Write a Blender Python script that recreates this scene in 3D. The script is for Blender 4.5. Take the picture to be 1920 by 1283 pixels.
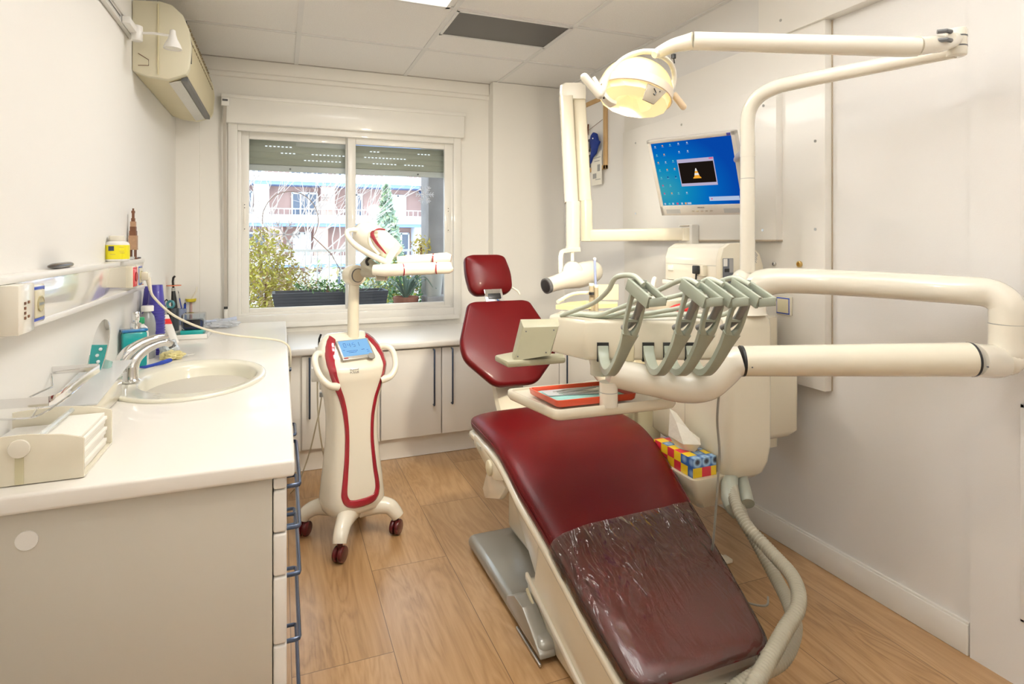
import bpy, bmesh, math, random
from mathutils import Vector, Matrix, Euler
for o in list(bpy.data.objects): bpy.data.objects.remove(o)
S = bpy.context.scene
COL = S.collection
PI = math.pi
random.seed(7)

# ------------------------------------------------------------------ camera
H = 1.32
YAW = math.radians(21.5)
cam = bpy.data.objects.new('camera', bpy.data.cameras.new('camera'))
COL.objects.link(cam)
cam.location = (0, 0, H)
cam.rotation_euler = (PI/2, 0, -YAW)
cam.data.sensor_width = 36
cam.data.lens = 36*1100/1920
cam.data.shift_y = -190.5/1920
cam.data.clip_start = 0.02
cam.data.clip_end = 300
S.camera = cam

# ------------------------------------------------------------------ exposure, sky, sun
S.view_settings.view_transform = 'Standard'
S.view_settings.look = 'None'
S.view_settings.gamma = 1
S.view_settings.use_curve_mapping = False
S.view_settings.exposure = -0.06
wd = bpy.data.worlds.new('sky'); S.world = wd; wd.use_nodes = True
bg = wd.node_tree.nodes['Background']
bg.inputs[0].default_value = (0.74, 0.87, 1.0, 1); bg.inputs[1].default_value = 5.0
sun = bpy.data.objects.new('sun', bpy.data.lights.new('sun', 'SUN')); COL.objects.link(sun)
sun.data.energy = 5.0; sun.data.angle = 0.01; sun.data.color = (1, .95, .88)
sun.rotation_euler = Vector((-0.72, -0.10, 0.66)).to_track_quat('Z', 'Y').to_euler()

def area_light(name, loc, size, energy, color, rot=(0, 0, 0), size_y=None, spread=PI):
    l = bpy.data.lights.new(name, 'AREA'); l.energy = energy; l.color = color
    l.shape = 'RECTANGLE'; l.size = size; l.size_y = size_y or size; l.spread = spread
    o = bpy.data.objects.new(name, l); COL.objects.link(o); o.location = loc; o.rotation_euler = rot
    return o
def spot(name, loc, target, energy, color, ang=150, radius=.04, blend=.8):
    l = bpy.data.lights.new(name, 'SPOT'); l.energy = energy; l.color = color
    l.spot_size = math.radians(ang); l.spot_blend = blend; l.shadow_soft_size = radius
    o = bpy.data.objects.new(name, l); COL.objects.link(o); o.location = loc
    o.rotation_euler = (Vector(loc)-Vector(target)).to_track_quat('Z', 'Y').to_euler()
    return o
WARM = (1, .88, .70); NEUT = (1, .975, .95)
# lit ceiling panels: one at the top of the view, the others behind the camera
area_light('ceiling_panel_light', (.46, 2.525, 2.475), .58, 15, NEUT, size_y=.58)
area_light('ceiling_panel_light', (.46, 1.12, 2.475), .58, 5, NEUT, size_y=.58)
area_light('ceiling_panel_light', (1.20, -.25, 2.475), .58, 3, NEUT, size_y=.58)
# unseen fill light, added to brighten the ceiling and far end of the room
area_light('added_ceiling_fill', (.80, 1.55, 2.12), .45, 100, (.98, .99, 1), rot=(PI+.80, 0, .0), size_y=.35, spread=2.3)
# warm spot lamp on the wall rail, beside the camera
spot('rail_spot_light', (-.42, 1.05, 2.12), (2.0, 1.75, 1.0), 18, WARM)
# dental lamp
spot('dental_lamp_light', (1.0, 1.54, 1.672), (1.0, 3.3, 1.02), 72, (1, .90, .70), 106, .06)
# the window opening guides the sky light (a sampling portal, emits nothing)
p_ = area_light('window_portal', (.465, 4.44, 1.44), 1.5, 1, (1, 1, 1), rot=(-PI/2, 0, 0), size_y=1.28)
p_.data.cycles.is_portal = True

# ------------------------------------------------------------------ helpers
CF = Vector((math.sin(YAW), math.cos(YAW), 0)); CR = Vector((math.cos(YAW), -math.sin(YAW), 0))
def at(u, v, d):
    """the point seen at picture point (u, v), d metres into the room"""
    return Vector((0, 0, H)) + CF*d + CR*((u-960)/1100*d) + Vector((0, 0, -(v-451)/1100*d))
def DL(s, d, z):
    """frame of the instrument unit: s sideways, d into the room, z up"""
    return Vector((0, 0, z)) + CF*d + CR*s

def wm(o):
    m = o.matrix_basis.copy()
    while o.parent: o = o.parent; m = o.matrix_basis @ m
    return m
def thing(name, label, cat, loc=(0, 0, 0), rotz=0, group=None):
    o = bpy.data.objects.new(name, None); COL.objects.link(o); o.empty_display_size = .05
    o.location = loc; o.rotation_euler = (0, 0, rotz); tag(o, label, cat, group); return o
def tag(o, label=None, cat=None, group=None, kind=None):
    if label: o['label'] = label
    if cat: o['category'] = cat
    if group: o['group'] = group
    if kind: o['kind'] = kind
    return o
def copy_tree(o, parent=None):
    c = o.copy(); COL.objects.link(c); c.parent = parent
    for ch in list(o.children): copy_tree(ch, c)
    return c

class MB:
    def __init__(s): s.b = bmesh.new(); s.mi = 0
    def _fin(s, vs, M=None):
        if M is not None: bmesh.ops.transform(s.b, matrix=M, verts=vs)
        fs = set()
        for v in vs:
            for f in v.link_faces: fs.add(f)
        for f in fs: f.material_index = s.mi
        return s
    def box(s, c, size, rot=(0, 0, 0), bev=0, seg=2, M=None):
        t = bmesh.new(); bmesh.ops.create_cube(t, size=1)
        bmesh.ops.scale(t, vec=size, verts=t.verts)
        if bev: bmesh.ops.bevel(t, geom=list(t.edges), offset=min(bev, min(size)*.49), segments=seg, profile=.5, affect='EDGES')
        m = Matrix.Translation(c) @ Euler(rot).to_matrix().to_4x4()
        if M is not None: m = M @ m
        return s.add(t, m)
    def bx(s, x0, x1, y0, y1, z0, z1, bev=0, seg=2):
        return s.box(((x0+x1)/2, (y0+y1)/2, (z0+z1)/2), (abs(x1-x0), abs(y1-y0), abs(z1-z0)), bev=bev, seg=seg)
    def add(s, t, m=None):
        if m is not None: bmesh.ops.transform(t, matrix=m, verts=t.verts)
        mp = {v: s.b.verts.new(v.co) for v in t.verts}
        for f in t.faces:
            try:
                g = s.b.faces.new([mp[v] for v in f.verts]); g.material_index = s.mi
            except ValueError: pass
        t.free(); return s
    def rings(s, rs, caps=True, closed=True):
        V = [[s.b.verts.new(p) for p in r] for r in rs]
        n = len(V[0])
        for a, b in zip(V[:-1], V[1:]):
            for i in range(n if closed else n-1):
                j = (i+1) % n
                try: f = s.b.faces.new((a[i], a[j], b[j], b[i])); f.material_index = s.mi
                except ValueError: pass
        if caps and closed:
            for r, rev in ((V[0], True), (V[-1], False)):
                try: f = s.b.faces.new(r[::-1] if rev else r); f.material_index = s.mi
                except ValueError: pass
        return s
    def tube(s, pts, r, n=12, caps=True, smooth=0, flat=1.0, up=None, loop=False):
        """sweep; r is one radius or a list; flat squashes the second axis"""
        pts = [Vector(p) for p in pts]
        if smooth:
            rr = r if isinstance(r, (list, tuple)) else [r]*len(pts)
            pts, r = spline(pts, rr, smooth)
        N = len(pts); rr = r if isinstance(r, (list, tuple)) else [r]*N
        tg = []
        for i in range(N):
            if loop: a = pts[(i-1) % N]; b = pts[(i+1) % N]
            else: a = pts[max(i-1, 0)]; b = pts[min(i+1, N-1)]
            d = b-a
            tg.append(d.normalized() if d.length > 1e-9 else (tg[-1] if tg else Vector((0, 0, 1))))
        u = Vector(up) if up else (Vector((0, 0, 1)) if abs(tg[0].z) < .9 else Vector((1, 0, 0)))
        R = []
        for i in range(N):
            if up: u = Vector(up)
            a = (u - tg[i]*u.dot(tg[i])).normalized(); b = tg[i].cross(a); u = a
            R.append([pts[i]+a*(rr[i]*math.cos(2*PI*k/n))+b*(rr[i]*flat*math.sin(2*PI*k/n)) for k in range(n)])
        if loop: R.append(R[0])
        return s.rings(R, caps=caps and not loop)
    def strip(s, pts, w, t, side, smooth=0):
        """flat bar swept along pts; w across (list or number) along side, t thick"""
        pts = [Vector(p) for p in pts]
        w = w if isinstance(w, (list, tuple)) else [w]*len(pts)
        if smooth: pts, w = spline(pts, w, smooth)
        R = []; N = len(pts); sd = Vector(side).normalized()
        for i in range(N):
            T = (pts[min(i+1, N-1)]-pts[max(i-1, 0)]).normalized()
            a = (sd-T*sd.dot(T)).normalized(); b = T.cross(a)
            c = .8
            R.append([pts[i]+a*w[i]/2*x+b*t/2*y for x, y in ((-1, -c), (-c, -1), (c, -1), (1, -c), (1, c), (c, 1), (-c, 1), (-1, c))])
        return s.rings(R)
    def lathe(s, prof, M=None, n=24, caps=True):
        R = [[Vector((r*math.cos(2*PI*k/n), r*math.sin(2*PI*k/n), z)) for k in range(n)] for r, z in prof]
        if M is not None: R = [[M @ p for p in r] for r in R]
        return s.rings(R, caps)
    def cyl(s, a, b, r, n=20, r2=None, bev=0):
        a = Vector(a); b = Vector(b); L = (b-a).length; r2 = r if r2 is None else r2
        q = (b-a).to_track_quat('Z', 'Y').to_matrix().to_4x4(); q.translation = a
        p = [(r, 0), (r2, L)] if not bev else [(r-bev, 0), (r-bev*.3, bev*.3), (r, bev), (r2, L-bev), (r2-bev*.3, L-bev*.3), (r2-bev, L)]
        return s.lathe(p, q, n)
    def prism(s, poly, depth, M=None, bev=0):
        """poly: list of (x, y); extruded along z by depth"""
        t = bmesh.new()
        vs = [t.verts.new((x, y, 0)) for x, y in poly]; f = t.faces.new(vs)
        r = bmesh.ops.extrude_face_region(t, geom=[f])
        bmesh.ops.translate(t, vec=(0, 0, depth), verts=[g for g in r['geom'] if isinstance(g, bmesh.types.BMVert)])
        bmesh.ops.recalc_face_normals(t, faces=t.faces)
        if bev: bmesh.ops.bevel(t, geom=list(t.edges), offset=bev, segments=2, profile=.5, affect='EDGES')
        return s.add(t, M)
    def sphere(s, c, r, sc=(1, 1, 1), M=None, n=20):
        t = bmesh.new(); bmesh.ops.create_uvsphere(t, u_segments=n, v_segments=max(8, n//2), radius=r)
        m = Matrix.Translation(c) @ Matrix.Diagonal((*sc, 1))
        if M is not None: m = M @ m
        return s.add(t, m)
    def quad(s, a, b, c, d):
        f = s.b.faces.new([s.b.verts.new(p) for p in (a, b, c, d)]); f.material_index = s.mi; return s
    def build(s, name, mats, parent=None, sharp=35, sub=0, world=True):
        me = bpy.data.meshes.new(name)
        bmesh.ops.recalc_face_normals(s.b, faces=s.b.faces)
        if parent is not None and world:
            bmesh.ops.transform(s.b, matrix=wm(parent).inverted(), verts=s.b.verts)
        s.b.to_mesh(me); s.b.free()
        for p in me.polygons: p.use_smooth = True
        me.set_sharp_from_angle(angle=math.radians(sharp))
        for m in (mats if isinstance(mats, (list, tuple)) else [mats]): me.materials.append(m)
        o = bpy.data.objects.new(name, me); COL.objects.link(o)
        if parent is not None: o.parent = parent
        if sub:
            md = o.modifiers.new('subdivision', 'SUBSURF'); md.levels = sub; md.render_levels = sub
        return o
def struct(name, mb, mats, parent=None, **k):
    o = mb.build(name, mats, parent, **k)
    if parent is None: o['kind'] = 'structure'
    return o
def spline(P, W, k):
    out = []; ow = []; n = len(P)
    for i in range(n-1):
        p0, p1, p2, p3 = P[max(i-1, 0)], P[i], P[i+1], P[min(i+2, n-1)]
        for j in range(k):
            t = j/k; t2 = t*t; t3 = t2*t
            out.append(.5*((2*p1)+(p2-p0)*t+(2*p0-5*p1+4*p2-p3)*t2+(3*p1-p0-3*p2+p3)*t3)); ow.append(W[i]*(1-t)+W[i+1]*t)
    out.append(P[-1]); ow.append(W[-1]); return out, ow
def frame(o, x, y, z=None):
    """matrix with origin o and axes x, y, z"""
    x = Vector(x).normalized(); y = Vector(y); y = (y-x*x.dot(y)).normalized(); z = x.cross(y)
    m = Matrix((x, y, z)).transposed().to_4x4(); m.translation = Vector(o); return m
def text(name, body, size, M, mat, parent, depth=.0004, align='CENTER'):
    cu = bpy.data.curves.new(name, 'FONT'); cu.body = body; cu.size = size; cu.extrude = depth
    cu.align_x = align; cu.align_y = 'CENTER'; cu.resolution_u = 3
    t = bpy.data.objects.new(name, cu); COL.objects.link(t)
    dg = bpy.context.evaluated_depsgraph_get(); dg.update()
    me = bpy.data.meshes.new_from_object(t.evaluated_get(dg)); bpy.data.objects.remove(t)
    me.transform(M if parent is None else wm(parent).inverted() @ M); me.materials.clear(); me.materials.append(mat)
    o = bpy.data.objects.new(name, me); COL.objects.link(o)
    if parent is not None: o.parent = parent
    return o

# ------------------------------------------------------------------ materials
def mat(name, col, rough=.5, metal=0, coat=0, var=.04, scale=6, bump=0, bscale=80, trans=0, ior=1.45, emit=None, es=1, alpha=1, sss=0, spec=.5):
    m = bpy.data.materials.new(name); m.use_nodes = True; nt = m.node_tree; N = nt.nodes; L = nt.links
    b = N['Principled BSDF']
    tc = N.new('ShaderNodeTexCoord'); no = N.new('ShaderNodeTexNoise'); no.inputs['Scale'].default_value = scale
    no.inputs['Detail'].default_value = 3
    L.new(tc.outputs['Object'], no.inputs['Vector'])
    mx = N.new('ShaderNodeMix'); mx.data_type = 'RGBA'
    L.new(no.outputs['Fac'], mx.inputs[0])
    mx.inputs[6].default_value = (*[max(0, c*(1-var)) for c in col], 1); mx.inputs[7].default_value = (*[min(1, c*(1+var)) for c in col], 1)
    L.new(mx.outputs[2], b.inputs['Base Color'])
    b.inputs['Roughness'].default_value = rough; b.inputs['Metallic'].default_value = metal
    b.inputs['Coat Weight'].default_value = coat; b.inputs['Coat Roughness'].default_value = .06
    b.inputs['IOR'].default_value = ior; b.inputs['Specular IOR Level'].default_value = spec
    b.inputs['Transmission Weight'].default_value = trans; b.inputs['Alpha'].default_value = alpha
    if emit: b.inputs['Emission Color'].default_value = (*emit, 1); b.inputs['Emission Strength'].default_value = es
    if bump:
        n2 = N.new('ShaderNodeTexNoise'); n2.inputs['Scale'].default_value = bscale; n2.inputs['Detail'].default_value = 2
        L.new(tc.outputs['Object'], n2.inputs['Vector'])
        bp = N.new('ShaderNodeBump'); bp.inputs['Strength'].default_value = bump; bp.inputs['Distance'].default_value = .01
        L.new(n2.outputs['Fac'], bp.inputs['Height']); L.new(bp.outputs['Normal'], b.inputs['Normal'])
    return m
def glassy(name, col=(.97, .98, .98), refl=.10, tint=.0):
    """thin clear sheet: mostly see-through, a little mirror"""
    m = bpy.data.materials.new(name); m.use_nodes = True; nt = m.node_tree; N = nt.nodes; L = nt.links
    N.remove(N['Principled BSDF']); out = N['Material Output']
    t = N.new('ShaderNodeBsdfTransparent'); t.inputs[0].default_value = (*col, 1)
    g = N.new('ShaderNodeBsdfGlossy'); g.inputs['Roughness'].default_value = .02
    fr = N.new('ShaderNodeFresnel'); fr.inputs[0].default_value = 1.4
    ma = N.new('ShaderNodeMath'); ma.operation = 'MULTIPLY'; ma.inputs[1].default_value = refl*10
    L.new(fr.outputs[0], ma.inputs[0])
    mx = N.new('ShaderNodeMixShader'); L.new(ma.outputs[0], mx.inputs[0]); L.new(t.outputs[0], mx.inputs[1]); L.new(g.outputs[0], mx.inputs[2])
    L.new(mx.outputs[0], out.inputs[0]); return m
def emis(name, col, s=1):
    m = bpy.data.materials.new(name); m.use_nodes = True; nt = m.node_tree; N = nt.nodes
    N.remove(N['Principled BSDF']); e = N.new('ShaderNodeEmission'); e.inputs[0].default_value = (*col, 1); e.inputs[1].default_value = s
    nt.links.new(e.outputs[0], N['Material Output'].inputs[0]); return m

WALL = mat('wall_paint', (.86, .835, .78), .6, bump=.03, bscale=220, var=.012, scale=1.5)
WALLR = mat('wall_paint_cool', (.83, .81, .78), .6, bump=.03, bscale=220, var=.012, scale=1.5)
CEIL = mat('ceiling_tile', (.88, .86, .83), .85, var=.09, scale=190, bump=.2, bscale=260)
BAR = mat('ceiling_bar', (.80, .79, .77), .5)
FRAME = mat('window_frame_white', (.83, .81, .76), .35, coat=.2)
LAM = mat('white_laminate', (.86, .83, .775), .35, coat=.15, var=.02, scale=1.2)
LAMW = mat('worktop_laminate', (.86, .82, .75), .28, coat=.3, var=.015, scale=2)
BOARD = mat('wall_board_white', (.86, .83, .77), .35, coat=.2, var=.015, scale=1.5)
EDGE = mat('board_edge_tan', (.42, .34, .25), .6)
CREAM = mat('cream_plastic', (.80, .74, .59), .22, coat=.5, var=.02)
CREAMW = mat('cream_white_plastic', (.84, .79, .67), .18, coat=.6, var=.015)
IVORY = mat('aged_ivory_plastic', (.70, .63, .43), .35, coat=.2, var=.04)
WHITEP = mat('white_plastic', (.84, .82, .77), .3, coat=.3)
GREEN = mat('grey_green_plastic', (.33, .36, .285), .35, coat=.2, var=.05)
SAGE = mat('sage_hose', (.52, .56, .46), .4, coat=.1)
KEYP = mat('khaki_grey_plastic', (.37, .35, .235), .38, var=.05)
DGREY = mat('dark_grey', (.12, .12, .12), .4)
MGREY = mat('mid_grey', (.34, .34, .33), .45)
BLACK = mat('black_plastic', (.015, .015, .015), .35)
LEATH = mat('maroon_upholstery', (.088, .0015, .0022), .38, coat=.04, spec=.22, var=.10, scale=3, bump=.05, bscale=300)
RED = mat('crimson_trim', (.28, .008, .02), .15, coat=.9, var=.06)
CASTOR = mat('maroon_castor', (.085, .008, .01), .25, coat=.5)
CHROME = mat('chrome', (.80, .80, .80), .08, metal=1, var=.01)
STEEL = mat('brushed_steel', (.55, .55, .54), .3, metal=1)
GREYM = mat('base_grey_paint', (.34, .33, .29), .3, metal=.4, coat=.3)
HANDLE = mat('dark_blue_grey_handle', (.045, .065, .11), .28, metal=.5, coat=.3)
BLUE = mat('royal_blue', (.02, .06, .42), .3, coat=.3)
NAVY = mat('navy_plastic', (.035, .03, .20), .35, coat=.2)
TEAL = mat('teal_liquid', (.0, .30, .30), .1, coat=.6)
CUPB = mat('indigo_cup', (.055, .045, .28), .35, coat=.2)
SINKM = mat('sink_ceramic', (.80, .77, .64), .12, coat=.6, var=.01)
YEL = mat('yellow_label', (.86, .76, .02), .45)
PAPER = mat('paper_white', (.86, .83, .74), .85, bump=.06, bscale=120)
GREENC = mat('green_cap', (.03, .32, .14), .4)
REDP = mat('red_plastic', (.70, .03, .03), .35)
ORNG = mat('red_orange_tray', (.62, .07, .025), .3, coat=.3)
MINT = mat('mint_paper', (.36, .66, .60), .7)
GLASS = glassy('clear_glass', (.97, .985, .985), .05)
CLEARP = mat('clear_plastic', (.85, .92, .92), .08, trans=.0, alpha=.35, coat=.5)
WATERB = mat('clear_bottle', (.75, .78, .78), .08, alpha=.55, coat=.5)
CORD = mat('cream_cord', (.72, .66, .52), .5)
HOSE = mat('ribbed_hose_taupe', (.36, .33, .25), .5, var=.05)
BRASS = mat('brass', (.55, .40, .16), .3, metal=1)
WOODF = mat('pine_frame', (.55, .36, .17), .55, var=.15, scale=14)
BROWN = mat('carved_wood', (.16, .065, .03), .6, var=.3, scale=60)
TAN = mat('carved_wood_light', (.40, .24, .14), .6, var=.3, scale=60)
LCD = emis('lcd_backlight', (.30, .60, .95), 1.0)
INK = mat('lcd_ink', (.02, .05, .16), .5)
PRINT = mat('print_grey', (.12, .11, .10), .5)
# ------------------------------------------------------------------ the room
XL, XR, YB, YW, ZC = -.61, 2.04, -1.6, 4.18, 2.49

def floor_mat():
    m = bpy.data.materials.new('oak_laminate'); m.use_nodes = True; nt = m.node_tree; N = nt.nodes; L = nt.links
    b = N['Principled BSDF']; tc = N.new('ShaderNodeTexCoord'); sp = N.new('ShaderNodeSeparateXYZ'); L.new(tc.outputs['Object'], sp.inputs[0])
    def math_(op, a, bb=None):
        n = N.new('ShaderNodeMath'); n.operation = op
        for i, x in enumerate((a, bb)):
            if x is None: continue
            if isinstance(x, (int, float)): n.inputs[i].default_value = x
            else: L.new(x, n.inputs[i])
        return n.outputs[0]
    W, LEN = .307, 1.29
    xs = math_('DIVIDE', math_('ADD', sp.outputs[0], 10-.205+.0), W)
    row = math_('FLOOR', xs); fx = math_('FRACT', xs)
    off = math_('MULTIPLY', math_('FRACT', math_('MULTIPLY', row, .618)), LEN)
    ys = math_('DIVIDE', math_('ADD', math_('ADD', sp.outputs[1], 20.33), off), LEN)
    col = math_('FLOOR', ys); fy = math_('FRACT', ys)
    ident = math_('ADD', math_('MULTIPLY', row, 7.31), math_('MULTIPLY', col, 3.17))
    cx = N.new('ShaderNodeCombineXYZ')
    L.new(math_('MULTIPLY', sp.outputs[0], 1.0), cx.inputs[0]); L.new(math_('MULTIPLY', sp.outputs[1], .13), cx.inputs[1]); L.new(ident, cx.inputs[2])
    n1 = N.new('ShaderNodeTexNoise'); n1.inputs['Scale'].default_value = 7; n1.inputs['Detail'].default_value = 5; n1.inputs['Distortion'].default_value = 1.1
    L.new(cx.outputs[0], n1.inputs['Vector'])
    # cathedral rings
    ring = math_('FRACT', math_('MULTIPLY', n1.outputs['Fac'], 9))
    ring = math_('ABSOLUTE', math_('SUBTRACT', ring, .5))
    cx2 = N.new('ShaderNodeCombineXYZ'); L.new(math_('MULTIPLY', sp.outputs[0], 1.0), cx2.inputs[0]); L.new(math_('MULTIPLY', sp.outputs[1], .03), cx2.inputs[1]); L.new(ident, cx2.inputs[2])
    n2 = N.new('ShaderNodeTexNoise'); n2.inputs['Scale'].default_value = 120; n2.inputs['Detail'].default_value = 2; L.new(cx2.outputs[0], n2.inputs['Vector'])
    n3 = N.new('ShaderNodeTexNoise'); n3.inputs['Scale'].default_value = 3.2; L.new(cx.outputs[0], n3.inputs['Vector'])
    wn = N.new('ShaderNodeTexWhiteNoise'); wn.noise_dimensions = '1D'; L.new(ident, wn.inputs['W'])
    f = math_('ADD', math_('MULTIPLY', ring, .42), math_('MULTIPLY', n2.outputs['Fac'], .34))
    f = math_('ADD', f, math_('MULTIPLY', n3.outputs['Fac'], .45)); f = math_('ADD', f, math_('MULTIPLY', wn.outputs['Value'], .14))
    cr = N.new('ShaderNodeValToRGB'); e = cr.color_ramp.elements
    e[0].position = .25; e[0].color = (.20, .098, .032, 1); e[1].position = .85; e[1].color = (.50, .315, .155, 1)
    mid = cr.color_ramp.elements.new(.5); mid.color = (.37, .208, .086, 1)
    L.new(f, cr.inputs[0])
    seam = math_('MAXIMUM', math_('LESS_THAN', fx, .009), math_('LESS_THAN', fy, .0022))
    mx = N.new('ShaderNodeMix'); mx.data_type = 'RGBA'; L.new(seam, mx.inputs[0]); L.new(cr.outputs[0], mx.inputs[6]); mx.inputs[7].default_value = (.16, .085, .035, 1)
    L.new(mx.outputs[2], b.inputs['Base Color'])
    L.new(math_('ADD', .30, math_('MULTIPLY', n2.outputs['Fac'], .08)), b.inputs['Roughness'])
    b.inputs['Coat Weight'].default_value = .6; b.inputs['Coat Roughness'].default_value = .26
    bp = N.new('ShaderNodeBump'); bp.inputs['Strength'].default_value = .12; bp.inputs['Distance'].default_value = .002
    L.new(math_('SUBTRACT', n2.outputs['Fac'], math_('MULTIPLY', seam, 3)), bp.inputs['Height']); L.new(bp.outputs['Normal'], b.inputs['Normal'])
    return m
struct('floor', MB().bx(XL-.1, XR+.1, YB-.1, YW+.2, -.1, 0), floor_mat())
struct('wall_left', MB().bx(XL-.2, XL, YB-.1, YW+.25, 0, 2.75), WALL)
m = MB(); m.bx(XR, XR+.2, YB-.1, YW+.25, 0, 2.75)
struct('wall_right', m, WALLR)
struct('wall_back', MB().bx(XL-.1, XR+.1, YB-.2, YB, 0, 2.75), WALL)
# window wall with its opening, corner pilaster and pier
WX0, WX1, WZ0, WZ1 = -.285, 1.215, .80, 2.08
m = MB()
m.bx(XL, WX0, YW, YW+.25, 0, 2.75); m.bx(WX1, XR, YW, YW+.25, 0, 2.75)
m.bx(WX0, WX1, YW, YW+.25, 0, WZ0); m.bx(WX0, WX1, YW, YW+.25, WZ1, 2.75)
struct('wall_front', m, WALL)
m = MB(); m.bx(XL, -.477, YW-.018, YW, 0, ZC); m.bx(1.455, XR, 4.075, YW, 0, ZC)
struct('trim_1', m, WALL)
m = MB(); m.tube([(-.477, YW-.002, 2.395), (1.455, YW-.002, 2.395)], .022, n=10, flat=.8)
m.bx(-.477, 1.455, YW-.03, YW, 2.405, ZC, bev=.01)
struct('trim_2', m, WALL)
# ceiling: tiles with a sunk grid of bars
XG = [.095, .82, 1.495]; YG = [3.535, 2.86, 2.20, 1.45, .78, .10, -.58, -1.26]
m = MB(); m.mi = 0
m.bx(XL-.1, XR+.1, YB-.1, YW+.25, ZC+.004, 2.75)
m.mi = 1
for x in XG + [-.58]: m.bx(x-.013, x+.013, YB, YW, ZC-.001, ZC+.01)
for y in YG: m.bx(XL, XR, y-.011, y+.011, ZC-.0015, ZC+.01)
m.bx(XL, XR, YW-.025, YW, ZC-.003, ZC+.01); m.bx(XR-.022, XR, YB, YW, ZC-.003, ZC+.01); m.bx(XL, XL+.022, YB, YW, ZC-.003, ZC+.01)
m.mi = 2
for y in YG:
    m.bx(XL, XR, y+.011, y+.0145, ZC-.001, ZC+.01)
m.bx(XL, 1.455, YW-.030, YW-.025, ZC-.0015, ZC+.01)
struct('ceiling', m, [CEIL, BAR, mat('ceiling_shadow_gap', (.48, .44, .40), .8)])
v = thing('ceiling_vent', 'black rectangular vent panel set into the white tiled ceiling', 'vent', (1.155, 3.05, ZC))
MB().bx(.845, 1.475, 2.875, 3.225, ZC-.004, ZC+.006).build('vent_panel', mat('vent_black', (.03, .025, .02), .35, coat=.3), v)
m = MB(); m.bx(.833, 1.487, 2.863, 2.877, ZC-.008, ZC+.005); m.bx(.833, 1.487, 3.223, 3.24, ZC-.008, ZC+.005); m.bx(.833, .847, 2.863, 3.24, ZC-.008, ZC+.005); m.bx(1.473, 1.487, 2.863, 3.24, ZC-.008, ZC+.005)
m.build('vent_frame', BAR, v)
PANEL = emis('lit_diffuser', (1, .97, .92), 2.5)
def ceiling_light(x, y, lb):
    t = thing('ceiling_light', lb, 'ceiling light', (x, y, ZC), 0, 'lit panels in the tiled ceiling')
    m = MB()
    for a in (-1, 1): m.box((x+a*.315, y, ZC-.006), (.02, .65, .012)); m.box((x, y+a*.315, ZC-.006), (.65, .02, .012))
    m.build('frame', BAR, t)
    MB().box((x, y, ZC-.001), (.61, .61, .008)).build('diffuser', PANEL, t)
ceiling_light(.46, 2.525, 'square lit ceiling panel nearest the window, its rim at the top of the view')

# baseboards, door at the right
m = MB()
m.bx(XR-.015, XR, 1.20, 4.075, 0, .098, bev=.004); m.bx(XR-.010, XR, 1.20, 4.075, .095, .106, bev=.003)
struct('baseboard_right', m, FRAME)
m = MB(); m.bx(XR-.012, XR, -1.2, 1.196, 0, 2.49); 
for z0, z1 in ((.20, .84), (1.02, 2.2)):
    for a, b_ in ((.30, 1.058),):
        for (y0, y1, zz0, zz1) in ((a, b_, z0, z0+.010), (a, b_, z1-.012, z1), (a, a+.012, z0, z1), (b_-.012, b_, z0, z1)):
            m.bx(XR-.018, XR-.010, y0, y1, zz0, zz1, bev=.002)
struct('door_1', m, WALLR)

# laminate boards screwed to the right wall
def board(name, lb, x, y0, y1, z0, z1, screws, th, edge=True):
    t = thing(name, lb, 'board', (x, (y0+y1)/2, z0), 0)
    m = MB(); m.bx(x, XR, y0, y1, z0, z1, bev=.0015); m.build('panel', BOARD, t)
    if edge: MB().bx(XR-.006, XR, y0-.003, y0+.001, z0, z1).build('gap_line', EDGE, t)
    for y, z in screws:
        s = MB(); s.cyl((x-.002, y, z), (x+.002, y, z), .006, 12); s.build('screw_cap', STEEL, t)
    return t
board('wall_panel', 'tall white laminate board on the right wall with tan cut edge', 2.0, 1.703, 3.16, .722, 2.2,
      [(1.748, 1.365), (1.87, .742), (1.748, 1.72), (2.9, 2.1)], .04)
t = board('wall_panel', 'thicker white board behind the screen, fixed over the tall board', 1.965, 1.915, 3.12, 1.322, 1.985,
      [(1.985, 1.91), (1.99, 1.365), (2.98, 1.90), (2.98, 1.48), (2.55, 1.93)], .035, False)
MB().bx(1.963, 2.0, 1.913, 3.12, 1.316, 1.323).build('lower_edge', EDGE, t)
board('wall_panel', 'long white board across the top of the right wall', 1.985, .2, 2.035, 2.195, 2.47, [(1.91, 2.26)], .05, False)
for y, z, r, lb in ((1.956, 1.218, .009, 'small steel eyelet in the tall board left of the brass one'), (1.823, 1.222, .013, 'round brass fitting in the tall board above the cream pipe')):
    m = MB(); m.lathe([(r*.5, 0), (r, 0), (r, .008), (r*.6, .010), (r*.5, .003)], frame((2.0, y, z), (0, 1, 0), (0, 0, 1)) @ Matrix.Rotation(PI, 4, 'X'), 16)
    tag(m.build('wall_fitting', BRASS if r > .01 else STEEL), lb, 'fitting')

def rocker(name, lb, x, y, z, w, h, n=-1):
    t = thing(name, lb, 'switch', (x, y, z))
    MB().box((x+n*.006, y, z), (.012, w, h), bev=.004).build('frame', CREAM, t)
    m = MB(); W_, H_ = w*.40, h*.40
    for s in (-1, 1):
        m.box((x+n*.0125, y, z+s*H_), (.002, w*.86, .005), bev=.0008); m.box((x+n*.0125, y+s*W_, z), (.002, .0035, h*.84), bev=.0008)
    m.build('blue_rim', BLUE, t)['label'] = 'blue rim'
    MB().box((x+n*.014, y, z), (.004, w*.74, h*.74), bev=.002).build('rocker', IVORY, t)
rocker('light_switch', 'square cream switch with blue rim on the tall board', 2.0, 1.90, 1.042, .080, .080)

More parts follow.
